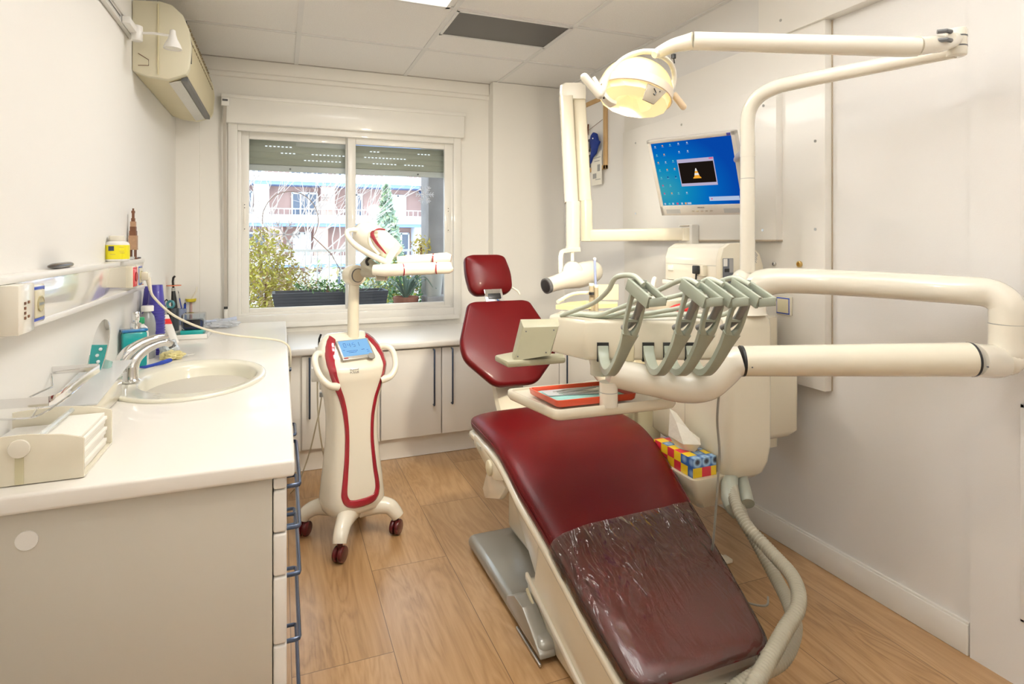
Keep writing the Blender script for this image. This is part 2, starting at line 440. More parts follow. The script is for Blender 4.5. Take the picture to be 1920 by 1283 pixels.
# ------------------------------------------------------------------ the window
fr = thing('window_1', None, None, (.46, YW, WZ0)); fr['kind'] = 'structure'
m = MB()
def rect_frame(m, x0, x1, z0, z1, w, y0, y1, bev=.003, wb=None):
    wb = wb or w
    m.bx(x0, x0+w, y0, y1, z0, z1, bev); m.bx(x1-w, x1, y0, y1, z0, z1, bev)
    m.bx(x0+w, x1-w, y0, y1, z1-w, z1, bev); m.bx(x0+w, x1-w, y0, y1, z0, z0+wb, bev)
rect_frame(m, -.315, 1.235, .775, 2.085, .055, YW-.022, YW+.02, .004)
rect_frame(m, -.27, 1.20, .80, 2.07, .03, YW+.015, YW+.10, .003, .045)
m.bx(-.30, 1.22, YW-.035, YW, .745, .78, .006)
m.build('outer_frame', FRAME, fr)
for (x0, x1, ya, tag_) in ((-.25, .475, YW+.052, 'l'), (.43, 1.175, YW+.018, 'r')):
    s = MB(); rect_frame(s, x0, x1, .825, 2.045, .055, ya, ya+.034, .004, .045)
    so = s.build('sash', FRAME, fr)
    MB().bx(x0+.05, x1-.05, ya+.014, ya+.018, .865, 1.995).build('glass_pane', GLASS, so)
    xh = x0+.028 if tag_ == 'l' else x1-.028
    h = MB(); h.bx(xh-.009, xh+.009, ya-.004, ya, 1.38, 1.57, .003); h.bx(xh-.006, xh+.006, ya-.007, ya-.002, 1.43, 1.52, .002)
    h.build('pull', mat('sash_pull_white', (.86, .83, .76), .3), so)
    h = MB()
    for z in (1.395, 1.40+.135, 1.555): h.cyl((xh, ya-.006, z), (xh, ya-.002, z), .0035, 8)
    h.build('screw', DGREY, so)
# shutter box, roller shutter, strap
t = thing('shutter_box', 'long white roller shutter box above the window', 'shutter box', (.45, YW, 2.06))
m = MB(); m.bx(-.345, 1.25, YW-.062, YW-.001, 2.07, 2.235, .008); m.bx(-.352, 1.256, YW-.070, YW-.001, 2.225, 2.252, .006)
m.build('housing', FRAME, t)
m = MB(); m.bx(-.350, -.305, YW-.076, YW-.05, 2.17, 2.225, .004); m.mi = 1; m.bx(-.343, -.312, YW-.079, YW-.07, 2.20, 2.212)
m.build('strap_guide', [FRAME, DGREY], t)
t = thing('roller_shutter', 'grey green roller shutter half lowered outside the window panes', 'roller shutter', (.46, YW+.16, 1.79))
SHUT = mat('shutter_slat', (.36, .37, .30), .45)
m = MB(); z = 1.835
while z < 2.03:
    m.box((.46, YW+.16, z+.021), (1.46, .012, .040), bev=.005); m.mi = 0; z += .043
for zz in (1.835+.043, 1.835+.086, 1.835+.129): m.bx(-.27, 1.19, YW+.157, YW+.160, zz-.003, zz+.002)
m.build('slats', SHUT, t)
m = MB()
for zz, xs in ((1.8775, [(.15, .40), (.62, .78), (.85, 1.0)]), (1.9205, [(.0, .08), (.20, .41), (.56, .86)]), (1.9635, [(-.10, .06), (.60, .66), (.95, 1.05)])):
    for a, b_ in xs:
        x = a
        while x < b_: m.bx(x, x+.014, YW+.151, YW+.1535, zz-.003, zz+.003); x += .026
m.build('light_slots', emis('daylight_slot', (.9, .95, 1), 1.3), t)
m = MB(); m.bx(-.27, 1.19, YW+.150, YW+.170, 1.795, 1.835, .004); m.build('bottom_bar', mat('shutter_bar', (.55, .56, .54), .4), t)
for x in (.06, .95): MB().cyl((x, YW+.14, 1.812), (x, YW+.150, 1.812), .006, 10).build('stop', DGREY, t)
t = thing('shutter_strap', 'grey fabric shutter strap hanging down left of the window', 'strap', (-.325, YW-.05, .86))
m = MB(); m.strip([(-.326, YW-.074, 2.20), (-.333, YW-.06, 1.95), (-.330, YW-.05, 1.5), (-.325, YW-.045, .9)], .018, .002, (1, 0, 0), smooth=4); m.build('strap', mat('strap_web', (.47, .43, .37), .8), t)
m = MB(); m.bx(-.337, -.313, YW-.052, YW-.002, .74, .90, .006); m.build('winder_plate', FRAME, t)
m = MB(); m.bx(-.336, -.314, YW-.056, YW-.05, .885, .90); m.build('winder_slot', BLACK, t)
def snow(x, z, r, y, lb):
    m = MB()
    for k in range(6):
        a = k*PI/3; d = Vector((math.cos(a), 0, math.sin(a))); p = Vector((x, y, z)); nrm = Vector((-d.z, 0, d.x))
        m.strip([p, p+d*r], r*.10, .001, nrm)
        for q in (.45, .72):
            for s in (-1, 1): m.strip([p+d*r*q, p+d*r*(q+.24)+nrm*s*r*.24], r*.08, .001, nrm)
    tag(m.build('snowflake_sticker', mat('sticker_frost', (.75, .80, .90), .6, alpha=.75)), lb, 'window sticker')
snow(.975, 1.655, .068, YW+.030, 'large frosted snowflake sticker high on the right pane')
snow(.285, 1.615, .028, YW+.064, 'tiny snowflake sticker on the left pane near the middle bar')
snow(.02, 1.36, .10, YW+.064, 'big faint snowflake sticker low on the left pane')

# ------------------------------------------------------------------ ledge and cabinets under the window
m = MB(); m.bx(.034, XR-.002, 3.482, 4.074, .672, .71, .010, 3); m.bx(.034, 1.453, 4.07, YW-.002, .672, .709)
tag(m.build('window_ledge', LAM), 'long white laminate ledge under the window', 'ledge')
def knob_bar(m, x, z0, z1, y):
    m.tube([(x, y+.026, z0), (x, y+.004, z0), (x, y, z0+.006), (x, y, z1-.006), (x, y+.004, z1), (x, y+.026, z1)], .0055, n=8)
def base_cab(x0, x1, doors, lb):
    t = thing('base_cabinet', lb, 'cabinet', ((x0+x1)/2, 3.8, 0))
    m = MB(); m.bx(x0, x1, 3.53, 4.07, .125, .672); m.build('body', LAM, t)
    m = MB(); m.bx(x0, x1, 3.555, 3.575, .002, .124); m.build('plinth', LAM, t)
    for a, b_, hx in doors:
        d = MB(); d.bx(a+.003, b_-.003, 3.508, 3.530, .135, .662, .003); do = d.build('door', LAM, t)
        if hx:
            h = MB(); knob_bar(h, hx, .318, .655, 3.482); h.build('handle', HANDLE, do)
base_cab(.04, .546, [(.107, .546, .150)], 'single door base cabinet behind the whitening lamp stand')
base_cab(.548, 1.295, [(.548, .918, .867), (.918, 1.293, .981)], 'two door base cabinet right of the whitening lamp stand')
base_cab(1.297, 2.03, [(1.297, 1.72, 1.364), (1.72, 2.028, 1.765)], 'two door base cabinet behind the chair backrest')

# ------------------------------------------------------------------ sink counter on the left
CX, CY, A_, B_ = -.312, 2.482, .258, .340   # outer rim ellipse
def ell(cx, cy, a, b_, z, n=48, ph=0): return [Vector((cx+a*math.cos(2*PI*k/n+ph), cy+b_*math.sin(2*PI*k/n+ph), z)) for k in range(n)]
m = MB()
x0, x1, y0, y1 = XL+.001, .031, 1.484, 4.05
def on_rect(k, n=48):
    a = 2*PI*k/n; dx, dy = math.cos(a), math.sin(a)
    t = min(((x1-.008-CX)/dx if dx > 1e-9 else 1e9), ((x0-CX)/dx if dx < -1e-9 else 1e9), ((CY+.45-CY)/dy if dy > 1e-9 else 1e9), ((CY-.45-CY)/dy if dy < -1e-9 else 1e9))
    return Vector((CX+dx*t, CY+dy*t, .80))
E_ = ell(CX, CY, A_-.012, B_-.012, .80); R_ = [on_rect(k) for k in range(48)]
for p, c in (((x1-.008, CY+.45), 0), ((x0, CY+.45), 0), ((x0, CY-.45), 0), ((x1-.008, CY-.45), 0)):
    i = min(range(48), key=lambda k: (R_[k].xy-Vector(p)).length); R_[i] = Vector((*p, .80))
m.rings([R_, E_, [p-Vector((0, 0, .04)) for p in E_]], caps=False)
for ya, yb in ((y0+.008, CY-.45), (CY+.45, y1)):
    m.quad((x0, ya, .80), (x1-.008, ya, .80), (x1-.008, yb, .80), (x0, yb, .80))
def edge(a, b_, n):  # rounded nose along a->b, n outward
    a = Vector(a); b_ = Vector(b_); n = Vector(n); R = []
    for p in (a, b_):
        r = .008; q = [p]
        for k in range(0, 5): th = PI/2*k/4; q.append(p+n*(r*math.sin(th))-Vector((0, 0, r-r*math.cos(th))))
        for k in range(0, 5): th = PI/2*k/4; q.append(p+n*(r*math.cos(th))-Vector((0, 0, .041-r+r*math.sin(th))))
        q.append(p-Vector((0, 0, .041))); R.append(q)
    m.rings(R, caps=False, closed=False)
edge((x1-.008, y0+.008, .80), (x1-.008, y1, .80), (1, 0, 0)); edge((x0, y0+.008, .80), (x1-.008, y0+.008, .80), (0, -1, 0))
R = []
for k in range(5):
    th = PI/2*k/4; n = Vector((math.sin(th), -math.cos(th), 0)); p = Vector((x1-.008, y0+.008, .80)); r = .008; q = [p]
    for j in range(5): a = PI/2*j/4; q.append(p+n*(r*math.sin(a))-Vector((0, 0, r-r*math.cos(a))))
    for j in range(5): a = PI/2*j/4; q.append(p+n*(r*math.cos(a))-Vector((0, 0, .041-r+r*math.sin(a))))
    q.append(p-Vector((0, 0, .041))); R.append(q)
m.rings(R, caps=False, closed=False)
m.quad((x0, y1, .80), (x1-.008, y1, .80), (x1-.008, y1, .759), (x0, y1, .759))
m.quad((x0, y0+.008, .759), (x1-.008, y0+.008, .759), (x1-.008, y0+.45, .759), (x0, y0+.45, .759))
bmesh.ops.remove_doubles(m.b, verts=m.b.verts, dist=.0003)
tag(m.build('worktop', LAMW), 'long white laminate worktop with sink along the left wall', 'worktop')

s = thing('sink', 'oval cream ceramic sink set in the worktop', 'sink', (CX, CY, .80))
m = MB()
bx, by = CX+.028, CY+.01
prof = [(1.0, .8005), (1.0, .806), (.985, .811), (.955, .812), (.93, .810)]
R = [ell(CX, CY, A_*k, B_*k, z, 56) for k, z in prof]
for k, z in ((.80, .808), (.775, .802), (.76, .785), (.72, .74), (.62, .69), (.42, .66), (.15, .652), (.07, .651)):
    R.append(ell(bx, by, A_*k*.98, B_*k*.98, z, 56))
m.rings(R, caps=False); m.build('basin', SINKM, s, sharp=80)
m = MB(); m.lathe([(.022, .650), (.024, .652), (.02, .654), (.004, .652)], Matrix.Translation((bx, by, 0)), 20); m.build('drain', CHROME, s)
t = thing('faucet', 'curved chrome faucet on the left rim of the sink', 'faucet', (-.505, 2.50, .812))
m = MB(); m.lathe([(.030, .811), (.030, .817), (.025, .822), (.022, .85), (.021, .865)], Matrix.Translation((-.503, 2.470, 0)), 24); m.build('base', CHROME, t)
m = MB(); m.tube([(-.503, 2.470, .820), (-.503, 2.475, .855), (-.492, 2.485, .890), (-.466, 2.505, .917), (-.435, 2.525, .932), (-.405, 2.54, .936), (-.388, 2.55, .926)], [.026, .024, .021, .018, .016, .0145, .013], n=16, smooth=5)
m.build('spout', CHROME, t, sharp=60)
m = MB(); m.tube([(-.530, 2.445, .850), (-.528, 2.45, .888), (-.508, 2.46, .922), (-.468, 2.485, .948), (-.425, 2.51, .960), (-.396, 2.53, .960)], [.012, .020, .020, .016, .012, .008], n=14, smooth=5, flat=.7)
m.build('lever', CHROME, t, sharp=60)
MB().cyl((-.389, 2.549, .928), (-.384, 2.552, .914), .012, 16).build('aerator', DGREY, t)

# cabinets below the worktop
def drawer_unit(x0, x1, y0, y1, zs, lb, ys):
    t = thing('drawer_cabinet', lb, 'cabinet', ((x0+x1)/2, (y0+y1)/2, 0))
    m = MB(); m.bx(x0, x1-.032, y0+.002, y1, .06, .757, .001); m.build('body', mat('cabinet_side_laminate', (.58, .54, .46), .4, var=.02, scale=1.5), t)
    MB().bx(x0, x1-.07, y0+.03, y1, .002, .06).build('plinth', LAM, t)
    for i, (a, b_) in enumerate(zip(zs[:-1], zs[1:])):
        d = MB(); d.bx(x1-.030, x1, y0+.001, y1-.002, b_+.0015, a-.0015, .006, 3); do = d.build('drawer', LAM, t)
        if i:
            z = a-.014 if a-b_ < .12 else a-.028
            h = MB(); xo = x1+.030
            h.tube([(x1-.001, ys[0], z), (xo-.008, ys[0], z), (xo-.002, ys[0]+.003, z), (xo, ys[0]+.010, z), (xo, ys[1]-.010, z), (xo-.002, ys[1]-.003, z), (xo-.008, ys[1], z), (x1-.001, ys[1], z)], .0055, n=10)
            h.build('handle', HANDLE, do)
    return t
t = drawer_unit(XL+.001, .013, 1.498, 1.955, [.757, .726, .623, .520, .357, .185, .062], 'cream drawer cabinet at the near end of the worktop', (1.553, 1.895))
m = MB(); m.cyl((-.49, 1.5005, .698), (-.49, 1.4975, .698), .020, 24); m.build('cover_cap', WHITEP, t)
drawer_unit(XL+.001, .013, 1.957, 2.95, [.757, .726, .44, .062], 'wide cream cabinet below the sink', (2.0, 2.12))
drawer_unit(XL+.001, .013, 2.952, 4.04, [.757, .726, .44, .062], 'far cream cabinet under the worktop by the window', (3.0, 3.12))

# ------------------------------------------------------------------ wall trunking with sockets
t = thing('wall_trunking', 'glossy white trunking fixed along the left wall', 'trunking', (-.59, 2.3, 1.1))
GLOSSW = mat('glossy_trunking', (.82, .79, .72), .06, coat=.9, var=.01)
m = MB(); m.bx(XL, -.566, .6, 3.02, 1.110, 1.238, .004); m.build('channel', GLOSSW, t)
m = MB(); m.bx(XL, -.563, .6, 3.03, 1.106, 1.122, .003); m.bx(XL, -.563, .6, 3.03, 1.222, 1.240, .003); m.build('rail', mat('trunking_rail', (.82, .79, .73), .3), t)
def socket(y, z, w, h, red, lb):
    t = thing('wall_socket', lb, 'socket', (-.57, y, z))
    MB().box((-.558, y, z), (.030, w, h), bev=.004).build('frame', CREAM, t)
    m = MB(); x = -.5425
    for s in (-1, 1):
        m.box((x, y, z+s*h*.41), (.002, w*.86, .007), bev=.001); m.box((x, y+s*w*.40, z), (.002, .004, h*.86), bev=.001)
    m.build('coloured_rim', REDP if red else BLUE, t)['label'] = 'red rim' if red else 'blue rim'
    m = MB(); m.box((x+.001, y, z), (.004, w*.72, h*.72), bev=.002); m.build('insert', IVORY if not red else mat('red_insert', (.75, .12, .12), .35), t)
    m = MB(); m.lathe([(.019, .0), (.019, .0032), (.0165, .0032), (.0155, .0022), (.001, .0022)], frame((x+.003, y, z), (0, 1, 0), (0, 0, 1)), 24); m.build('recess', mat('socket_recess_shade_red', (.35, .0, .0), .4) if red else mat('socket_recess_shade', (.42, .37, .22), .5), t)  # darker disc colour stands in for the shade inside a recess
    if not red:
        m = MB(); m.box((x+.0055, y, z), (.002, .030, .006)); m.build('earth_clip', STEEL, t)
    return t
socket(1.732, 1.168, .083, .092, False, 'cream wall socket with blue rim at the near end of the trunking')
socket(2.735, 1.175, .075, .085, True, 'wall socket with red insert at the far end of the trunking')
socket(2.83, 1.175, .075, .085, False, 'wall socket with the cream plug in it, beside the red socket')
t = thing('intercom_box', 'cream box with rows of small square holes beside the blue rimmed socket', 'intercom', (-.57, 1.63, 1.165))
MB().bx(-.572, -.530, 1.578, 1.668, 1.112, 1.222, .003).build('housing', CREAMW, t)
m = MB()
for y, z in ((1.612, 1.180), (1.632, 1.181), (1.612, 1.169), (1.612, 1.158), (1.612, 1.147), (1.632, 1.149)): m.box((-.5295, y, z), (.002, .0085, .006))
m.build('square_hole', BROWN, t)

# power plug and cord of the socket
t = thing('power_cord', 'cream power cord drooping from the far socket over the worktop', 'cord', (-.53, 2.83, 1.17))
m = MB(); m.box((-.525, 2.83, 1.172), (.03, .036, .036), bev=.008); m.cyl((-.515, 2.83, 1.165), (-.505, 2.825, 1.11), .011, 12, .006); m.build('plug', CREAM, t)
m = MB(); m.tube([(-.505, 2.825, 1.115), (-.49, 2.82, 1.08), (-.42, 2.84, 1.00), (-.31, 2.92, .925), (-.20, 3.0, .88), (-.05, 3.06, .845), (.012, 3.06, .825), (.040, 3.05, .79), (.042, 3.05, .70), (.036, 3.04, .60)], .0050, n=10, smooth=8); m.build('cable', CORD, t)
# ------------------------------------------------------------------ dental chair
AX = 1.05
ch = thing('dental_chair', 'maroon upholstered dental chair with cream shell in the middle of the room', 'dental chair', (AX, 2.0, 0))
def loft_yz(m, path, n=40, e=4.0, sidecurl=0.0):
    """path: (y, z of upper skin, half width, thickness, x centre); section square to the path in the y-z plane"""
    R = []; N = len(path)
    for i, (y, z, hw, th, xc) in enumerate(path):
        a = path[max(i-1, 0)]; b = path[min(i+1, N-1)]
        T = Vector((0, b[0]-a[0], b[1]-a[1])).normalized(); nrm = Vector((0, -T.z, T.y))
        if nrm.z < 0: nrm = -nrm
        r = []
        for k in range(n):
            t = 2*PI*k/n; c, s_ = math.cos(t), math.sin(t)
            px = math.copysign(abs(c)**(2/e), c)*hw; pz = math.copysign(abs(s_)**(2/(e*.75)), s_)*th/2
            r.append(Vector((xc+px, y, z))+nrm*(pz-th/2))
        R.append(r)
    m.rings(R)
def spl(P, k):
    V, W = spline([Vector(p[:3]) for p in P], [0]*len(P), k)
    V2, _ = spline([Vector((p[3], p[4], 0)) for p in P], [0]*len(P), k)
    return [(a.x, a.y, a.z, b.x, b.y) for a, b in zip(V, V2)]
seat = [(2.505, .520, .20, .03, 1.085), (2.50, .535, .27, .05, 1.085), (2.475, .556, .305, .075, 1.083), (2.40, .572, .318, .088, 1.081), (2.25, .582, .323, .095, 1.078), (2.08, .578, .323, .095, 1.075),
        (1.95, .548, .318, .095, 1.068), (1.84, .503, .308, .092, 1.060), (1.70, .445, .286, .09, 1.052), (1.55, .385, .266, .088, 1.042), (1.40, .325, .246, .086, 1.030), (1.30, .287, .230, .082, 1.022),
        (1.235, .262, .218, .075, 1.016), (1.205, .245, .200, .055, 1.014), (1.195, .232, .165, .028, 1.012)]
SP = spl(seat, 5)
m = MB(); loft_yz(m, SP, e=4.2); m.build('seat_cushion', LEATH, ch, sharp=60)
# stitched seam along the cushion side
m = MB()
for sgn in (-1, 1):
    pts = []
    for (y, z, hw, th, xc) in SP[14:-10:3]: pts.append((xc+sgn*(hw+.0005), y, z-th*.42))
    m.tube(pts, .0022, n=6)
m.build('piping', LEATH, ch)
# clear plastic cover over the foot end
cov = [(y, z+.0045, hw+.005, th+.010, xc) for (y, z, hw, th, xc) in SP if y < 1.665]
m = MB(); R = []
for (y, z, hw, th, xc) in cov:
    i = cov.index((y, z, hw, th, xc)); a = cov[max(i-1, 0)]; b = cov[min(i+1, len(cov)-1)]
    T = Vector((0, b[0]-a[0], b[1]-a[1])).normalized(); nrm = Vector((0, -T.z, T.y)); nrm = -nrm if nrm.z < 0 else nrm
    r = []
    n = 40
    for k in range(n+1):
        t = PI*(-.18+1.36*k/n); c, s_ = math.cos(t), math.sin(t)
        off = .0
        if 0 < k < n: off = .0012*math.sin(k*1.7+y*31)+.0010*math.sin(k*.9-y*57)
        skew = (.5-k/n)*.08
        r.append(Vector((xc+math.copysign(abs(c)**(2/4.2), c)*hw, y+skew*(1 if i < 3 else max(0, 1-(i-3)/8)), z))+nrm*(math.copysign(abs(s_)**(2/3.15), s_)*th/2-th/2+off-(skew*.40 if i < 3 else skew*.40*max(0, 1-(i-3)/8))*-1))
    R.append(r)
R.append([Vector((p.x, p.y-.004, p.z-.02)) for p in R[-1]])
m.rings(R, caps=False, closed=False)
def film_mat():
    m = bpy.data.materials.new('plastic_film'); m.use_nodes = True; nt = m.node_tree; N = nt.nodes; L = nt.links
    N.remove(N['Principled BSDF']); out = N['Material Output']
    t = N.new('ShaderNodeBsdfTransparent'); t.inputs[0].default_value = (.93, .93, .93, 1)
    d = N.new('ShaderNodeBsdfDiffuse'); d.inputs[0].default_value = (.70, .50, .38, 1)
    g = N.new('ShaderNodeBsdfGlossy'); g.inputs['Roughness'].default_value = .12
    tc = N.new('ShaderNodeTexCoord'); mp = N.new('ShaderNodeMapping'); mp.inputs['Scale'].default_value = (9, 3.2, 3); mp.inputs['Rotation'].default_value = (0, 0, .35)
    L.new(tc.outputs['Object'], mp.inputs[0])
    no = N.new('ShaderNodeTexNoise'); no.inputs['Scale'].default_value = 2.2; no.inputs['Detail'].default_value = 2; no.inputs['Distortion'].default_value = 1.6
    L.new(mp.outputs[0], no.inputs['Vector'])
    sp = N.new('ShaderNodeSeparateXYZ'); L.new(tc.outputs['Object'], sp.inputs[0])
    mr = N.new('ShaderNodeMapRange'); mr.inputs[1].default_value = -.70; mr.inputs[2].default_value = -.42; mr.inputs[3].default_value = .12; mr.inputs[4].default_value = .9
    L.new(sp.outputs[1], mr.inputs[0])
    bp = N.new('ShaderNodeBump'); bp.inputs['Distance'].default_value = .034; L.new(mr.outputs[0], bp.inputs['Strength']); L.new(no.outputs['Fac'], bp.inputs['Height'])
    L.new(bp.outputs['Normal'], g.inputs['Normal']); L.new(bp.outputs['Normal'], d.inputs['Normal'])
    a = N.new('ShaderNodeMixShader'); a.inputs[0].default_value = .055; L.new(t.outputs[0], a.inputs[1]); L.new(d.outputs[0], a.inputs[2])
    lw = N.new('ShaderNodeFresnel'); lw.inputs[0].default_value = 1.6; L.new(bp.outputs['Normal'], lw.inputs[1])
    c = N.new('ShaderNodeMixShader'); L.new(lw.outputs[0], c.inputs[0]); L.new(a.outputs[0], c.inputs[1]); L.new(g.outputs[0], c.inputs[2])
    L.new(c.outputs[0], out.inputs[0]); return m
o = m.build('plastic_cover', film_mat(), ch, sharp=180); o['label'] = 'clear wrinkled plastic cover on the foot end'
# cream shell under the cushion
m = MB(); loft_yz(m, [(y+.002, z-.068, hw+.006, .042, xc) for (y, z, hw, th, xc) in SP if th > .05], e=6); m.build('seat_shell', CREAM, ch, sharp=50)
# pedestal: boot under the foot rest, link arm, base plate
MX = Matrix(((0, 0, 1, 0), (1, 0, 0, 0), (0, 1, 0, 0), (0, 0, 0, 1)))   # prism (y, z) -> extrude along x
def prism_x(m, poly, x0, x1, bev=0): m.prism(poly, x1-x0, Matrix.Translation((x0, 0, 0)) @ MX, bev)
m = MB(); prism_x(m, [(1.885, .065), (1.895, .135), (1.835, .165), (1.80, .31), (1.74, .385), (1.25, .185), (1.255, .12), (1.45, .012), (1.66, .012)], .800, 1.235, .012)
m.build('pedestal_cover', CREAM, ch, sharp=50)
m = MB(); prism_x(m, [(1.885, .140), (1.45, .020), (1.30, .105), (1.30, .125), (1.45, .045), (1.885, .165)], .791, .803, .004); m.build('pedestal_rib', CREAMW, ch)
m = MB(); prism_x(m, [(2.20, .405), (2.14, .33), (1.86, .10), (1.72, .28), (1.85, .47), (2.10, .49)], .835, 1.20, .012); m.build('lift_arm', CREAMW, ch)
m = MB(); m.bx(.745, 1.36, 1.665, 2.42, .004, .060, .035, 4); o = m.build('base_plate', GREYM, ch, sharp=50)
m = MB(); prism_x(m, [(1.95, .02), (1.95, .056), (1.875, .098), (1.80, .100), (1.66, .034), (1.655, .02)], .7455, .800, .004); m.build('base_side_cover', GREYM, ch)
m = MB(); prism_x(m, [(1.845, .004), (1.845, .012), (1.65, .012), (1.65, .004)], .741, .748, .001); m.build('steel_strip', STEEL, ch)
m = MB(); m.strip([(.7885, 1.862, .118), (.7885, 1.74, .062)], .013, .008, (0, .4, 1)); m.build('side_slot', IVORY, ch)
# arm bracket and lever on the left of the seat
m = MB(); prism_x(m, [(2.34, .515), (2.34, .465), (2.10, .405), (1.98, .45), (2.02, .50)], .748, .80, .012); m.build('side_rail', CREAM, ch)
m = MB(); m.bx(.744, .752, 2.24, 2.30, .472, .492, .004); m.build('rail_badge', mat('badge_grey', (.40, .38, .30), .4), ch)
m = MB(); m.cyl((.738, 2.13, .445), (.80, 2.13, .445), .030, 24, bev=.006); m.build('pivot_knob', IVORY, ch)
m = MB(); prism_x(m, [(2.22, .43), (2.30, .30), (2.27, .265), (2.10, .33), (2.03, .40), (2.10, .44)], .772, .80, .010); m.build('arm_bracket', CREAMW, ch)
m = MB(); m.bx(.92, 1.22, 2.1, 2.40, .06, .47, .03, 3); m.build('rear_column', CREAM, ch)
m = MB(); m.tube([(1.06, 2.42, .42), (1.06, 2.62, .46), (1.06, 2.78, .62), (1.05, 2.92, .86)], [.05, .05, .045, .03], n=12, smooth=4, flat=1.8); m.build('back_support', CREAM, ch)
# backrest: six sided pad leaning back
def pad(name, outline, o, ux, uy, th, matl, par, crown=.02, rings_=5, edge_r=.02):
    """outline in local x,y (metres); soft pad of thickness th"""
    F = frame(o, ux, uy); N_ = 72
    # resample outline with rounded corners
    P = [Vector((x, y, 0)) for x, y in outline]; q = []
    n = len(P)
    for i in range(n):
        a, b, c = P[i-1], P[i], P[(i+1) % n]; d1 = (a-b); d2 = (c-b); r = min(edge_r*2.0, d1.length*.45, d2.length*.45)
        for k in range(7):
            t = k/6; A = b+d1.normalized()*r; C = b+d2.normalized()*r
            q.append(A*(1-t)**2+b*2*t*(1-t)+C*t*t)
    cx = sum((p.x for p in q))/len(q); cy = sum((p.y for p in q))/len(q); c = Vector((cx, cy, 0))
    R = []
    er = edge_r
    for z, sc in ((-th, .90), (-th*.93, .965), (-th*.5, 1.0), (-er*.9, 1.0), (-er*.45, .990), (-er*.12, .968), (0, .93), (crown*.55, .70), (crown*.85, .42), (crown, .15)):
        R.append([F @ (c+(p-c)*sc+Vector((0, 0, z))) for p in q])
    m = MB(); m.rings(R); return m.build(name, matl, par, sharp=80)
tilt = Vector((0, .27, .37)).normalized()
BO = Vector((1.053, 2.600, .638))
pad('backrest', [(-.105, -.005), (.105, -.005), (.250, .135), (.262, .235), (.180, .450), (.145, .462), (-.130, .462), (-.165, .450), (-.245, .235), (-.240, .150)], BO, (1, 0, 0), tilt, .055, LEATH, ch, crown=.012, edge_r=.022)
hO = Vector((1.043, 2.935, 1.035)); ht = Vector((0, .16, .40)).normalized()
pad('headrest', [(-.085, 0), (.085, 0), (.125, .03), (.130, .12), (.105, .215), (.07, .228), (-.09, .228), (-.125, .215), (-.130, .12), (-.115, .03)], hO, (1, 0, 0), ht, .06, LEATH, ch, crown=.022, edge_r=.03)
m = MB(); m.box(BO+tilt*.49+Vector((-.01, .02, -.005)), (.10, .012, .075), rot=(-.55, 0, 0), bev=.003); m.build('headrest_plate', CHROME, ch)
m = MB(); m.box(BO+tilt*.487+Vector((-.01, .010, -.003)), (.07, .006, .030), rot=(-.55, 0, 0), bev=.002); m.build('plate_slot', BLACK, ch)
m = MB(); m.tube([hO+Vector((.125, .03, .03)), hO+Vector((.155, .02, .01)), hO+Vector((.165, .015, -.01))], .006, n=8); m.build('headrest_lever', CREAMW, ch)

# ------------------------------------------------------------------ water and suction column
PX, PY = 1.625, 1.72
u = thing('dental_unit', 'cream dental unit column standing between the chair and right wall', 'dental unit', (1.68, 1.80, 0))
m = MB()
def rrect(x0, x1, y0, y1, r, z, n=6):
    o = []
    for cx, cy, a0 in ((x1-r, y1-r, 0), (x0+r, y1-r, PI/2), (x0+r, y0+r, PI), (x1-r, y0+r, 1.5*PI)):
        for k in range(n+1): a = a0+PI/2*k/n; o.append(Vector((cx+r*math.cos(a), cy+r*math.sin(a), z)))
    return o
R = []
for z, g, yy in ((.425, .11, .0), (.43, .07, .0), (.455, .035, 0), (.50, .012, 0), (.56, 0, 0), (1.00, 0, 0), (1.025, .004, 0), (1.042, .016, 0), (1.048, .035, 0)):
    R.append(rrect(1.485+g*.6, 1.700-g*.3, 1.665+g*.8, 1.93-g, .032, z))
m.rings(R); m.build('column_body', CREAM, u, sharp=50)
m = MB(); R = []
for z, g in ((.52, .05), (.535, .02), (.56, 0), (.79, 0), (.815, .01), (.825, .03)): R.append(rrect(1.66, 1.94-g, 1.765+g, 2.02, .03, z))
m.rings(R); m.build('rear_body', CREAM, u, sharp=50)
m = MB(); R = []
for z, g in ((.46, .06), (.47, .03), (.50, 0), (.62, 0)): R.append(rrect(1.52+g, 1.95, 1.87, 2.20-g, .04, z))
for z, g in ((.95, 0), (.99, .01), (1.0, .03)): R.append(rrect(1.54+g, 1.95, 1.87, 2.20-g, .04, z))
m.rings(R); m.build('spittoon_body', CREAM, u, sharp=50)
m = MB(); R = []
for z, g in ((.30, .06), (.32, .03), (.36, 0), (.86, 0), (.88, .02)): R.append(rrect(1.47, 1.62, 2.24+g, 2.42, .02, z))
m.rings(R); m.build('side_column', IVORY, u)
# shelf that carries the tissue box, tapering down to the link
m = MB(); m.rings([rrect(1.44, 1.62, 1.76, 2.0, .02, .33), rrect(1.40, 1.62, 1.73, 2.05, .02, .38), rrect(1.365, 1.60, 1.705, 2.10, .02, .455), rrect(1.365, 1.60, 1.705, 2.10, .02, .463)])
m.build('box_shelf', CREAM, u, sharp=50)
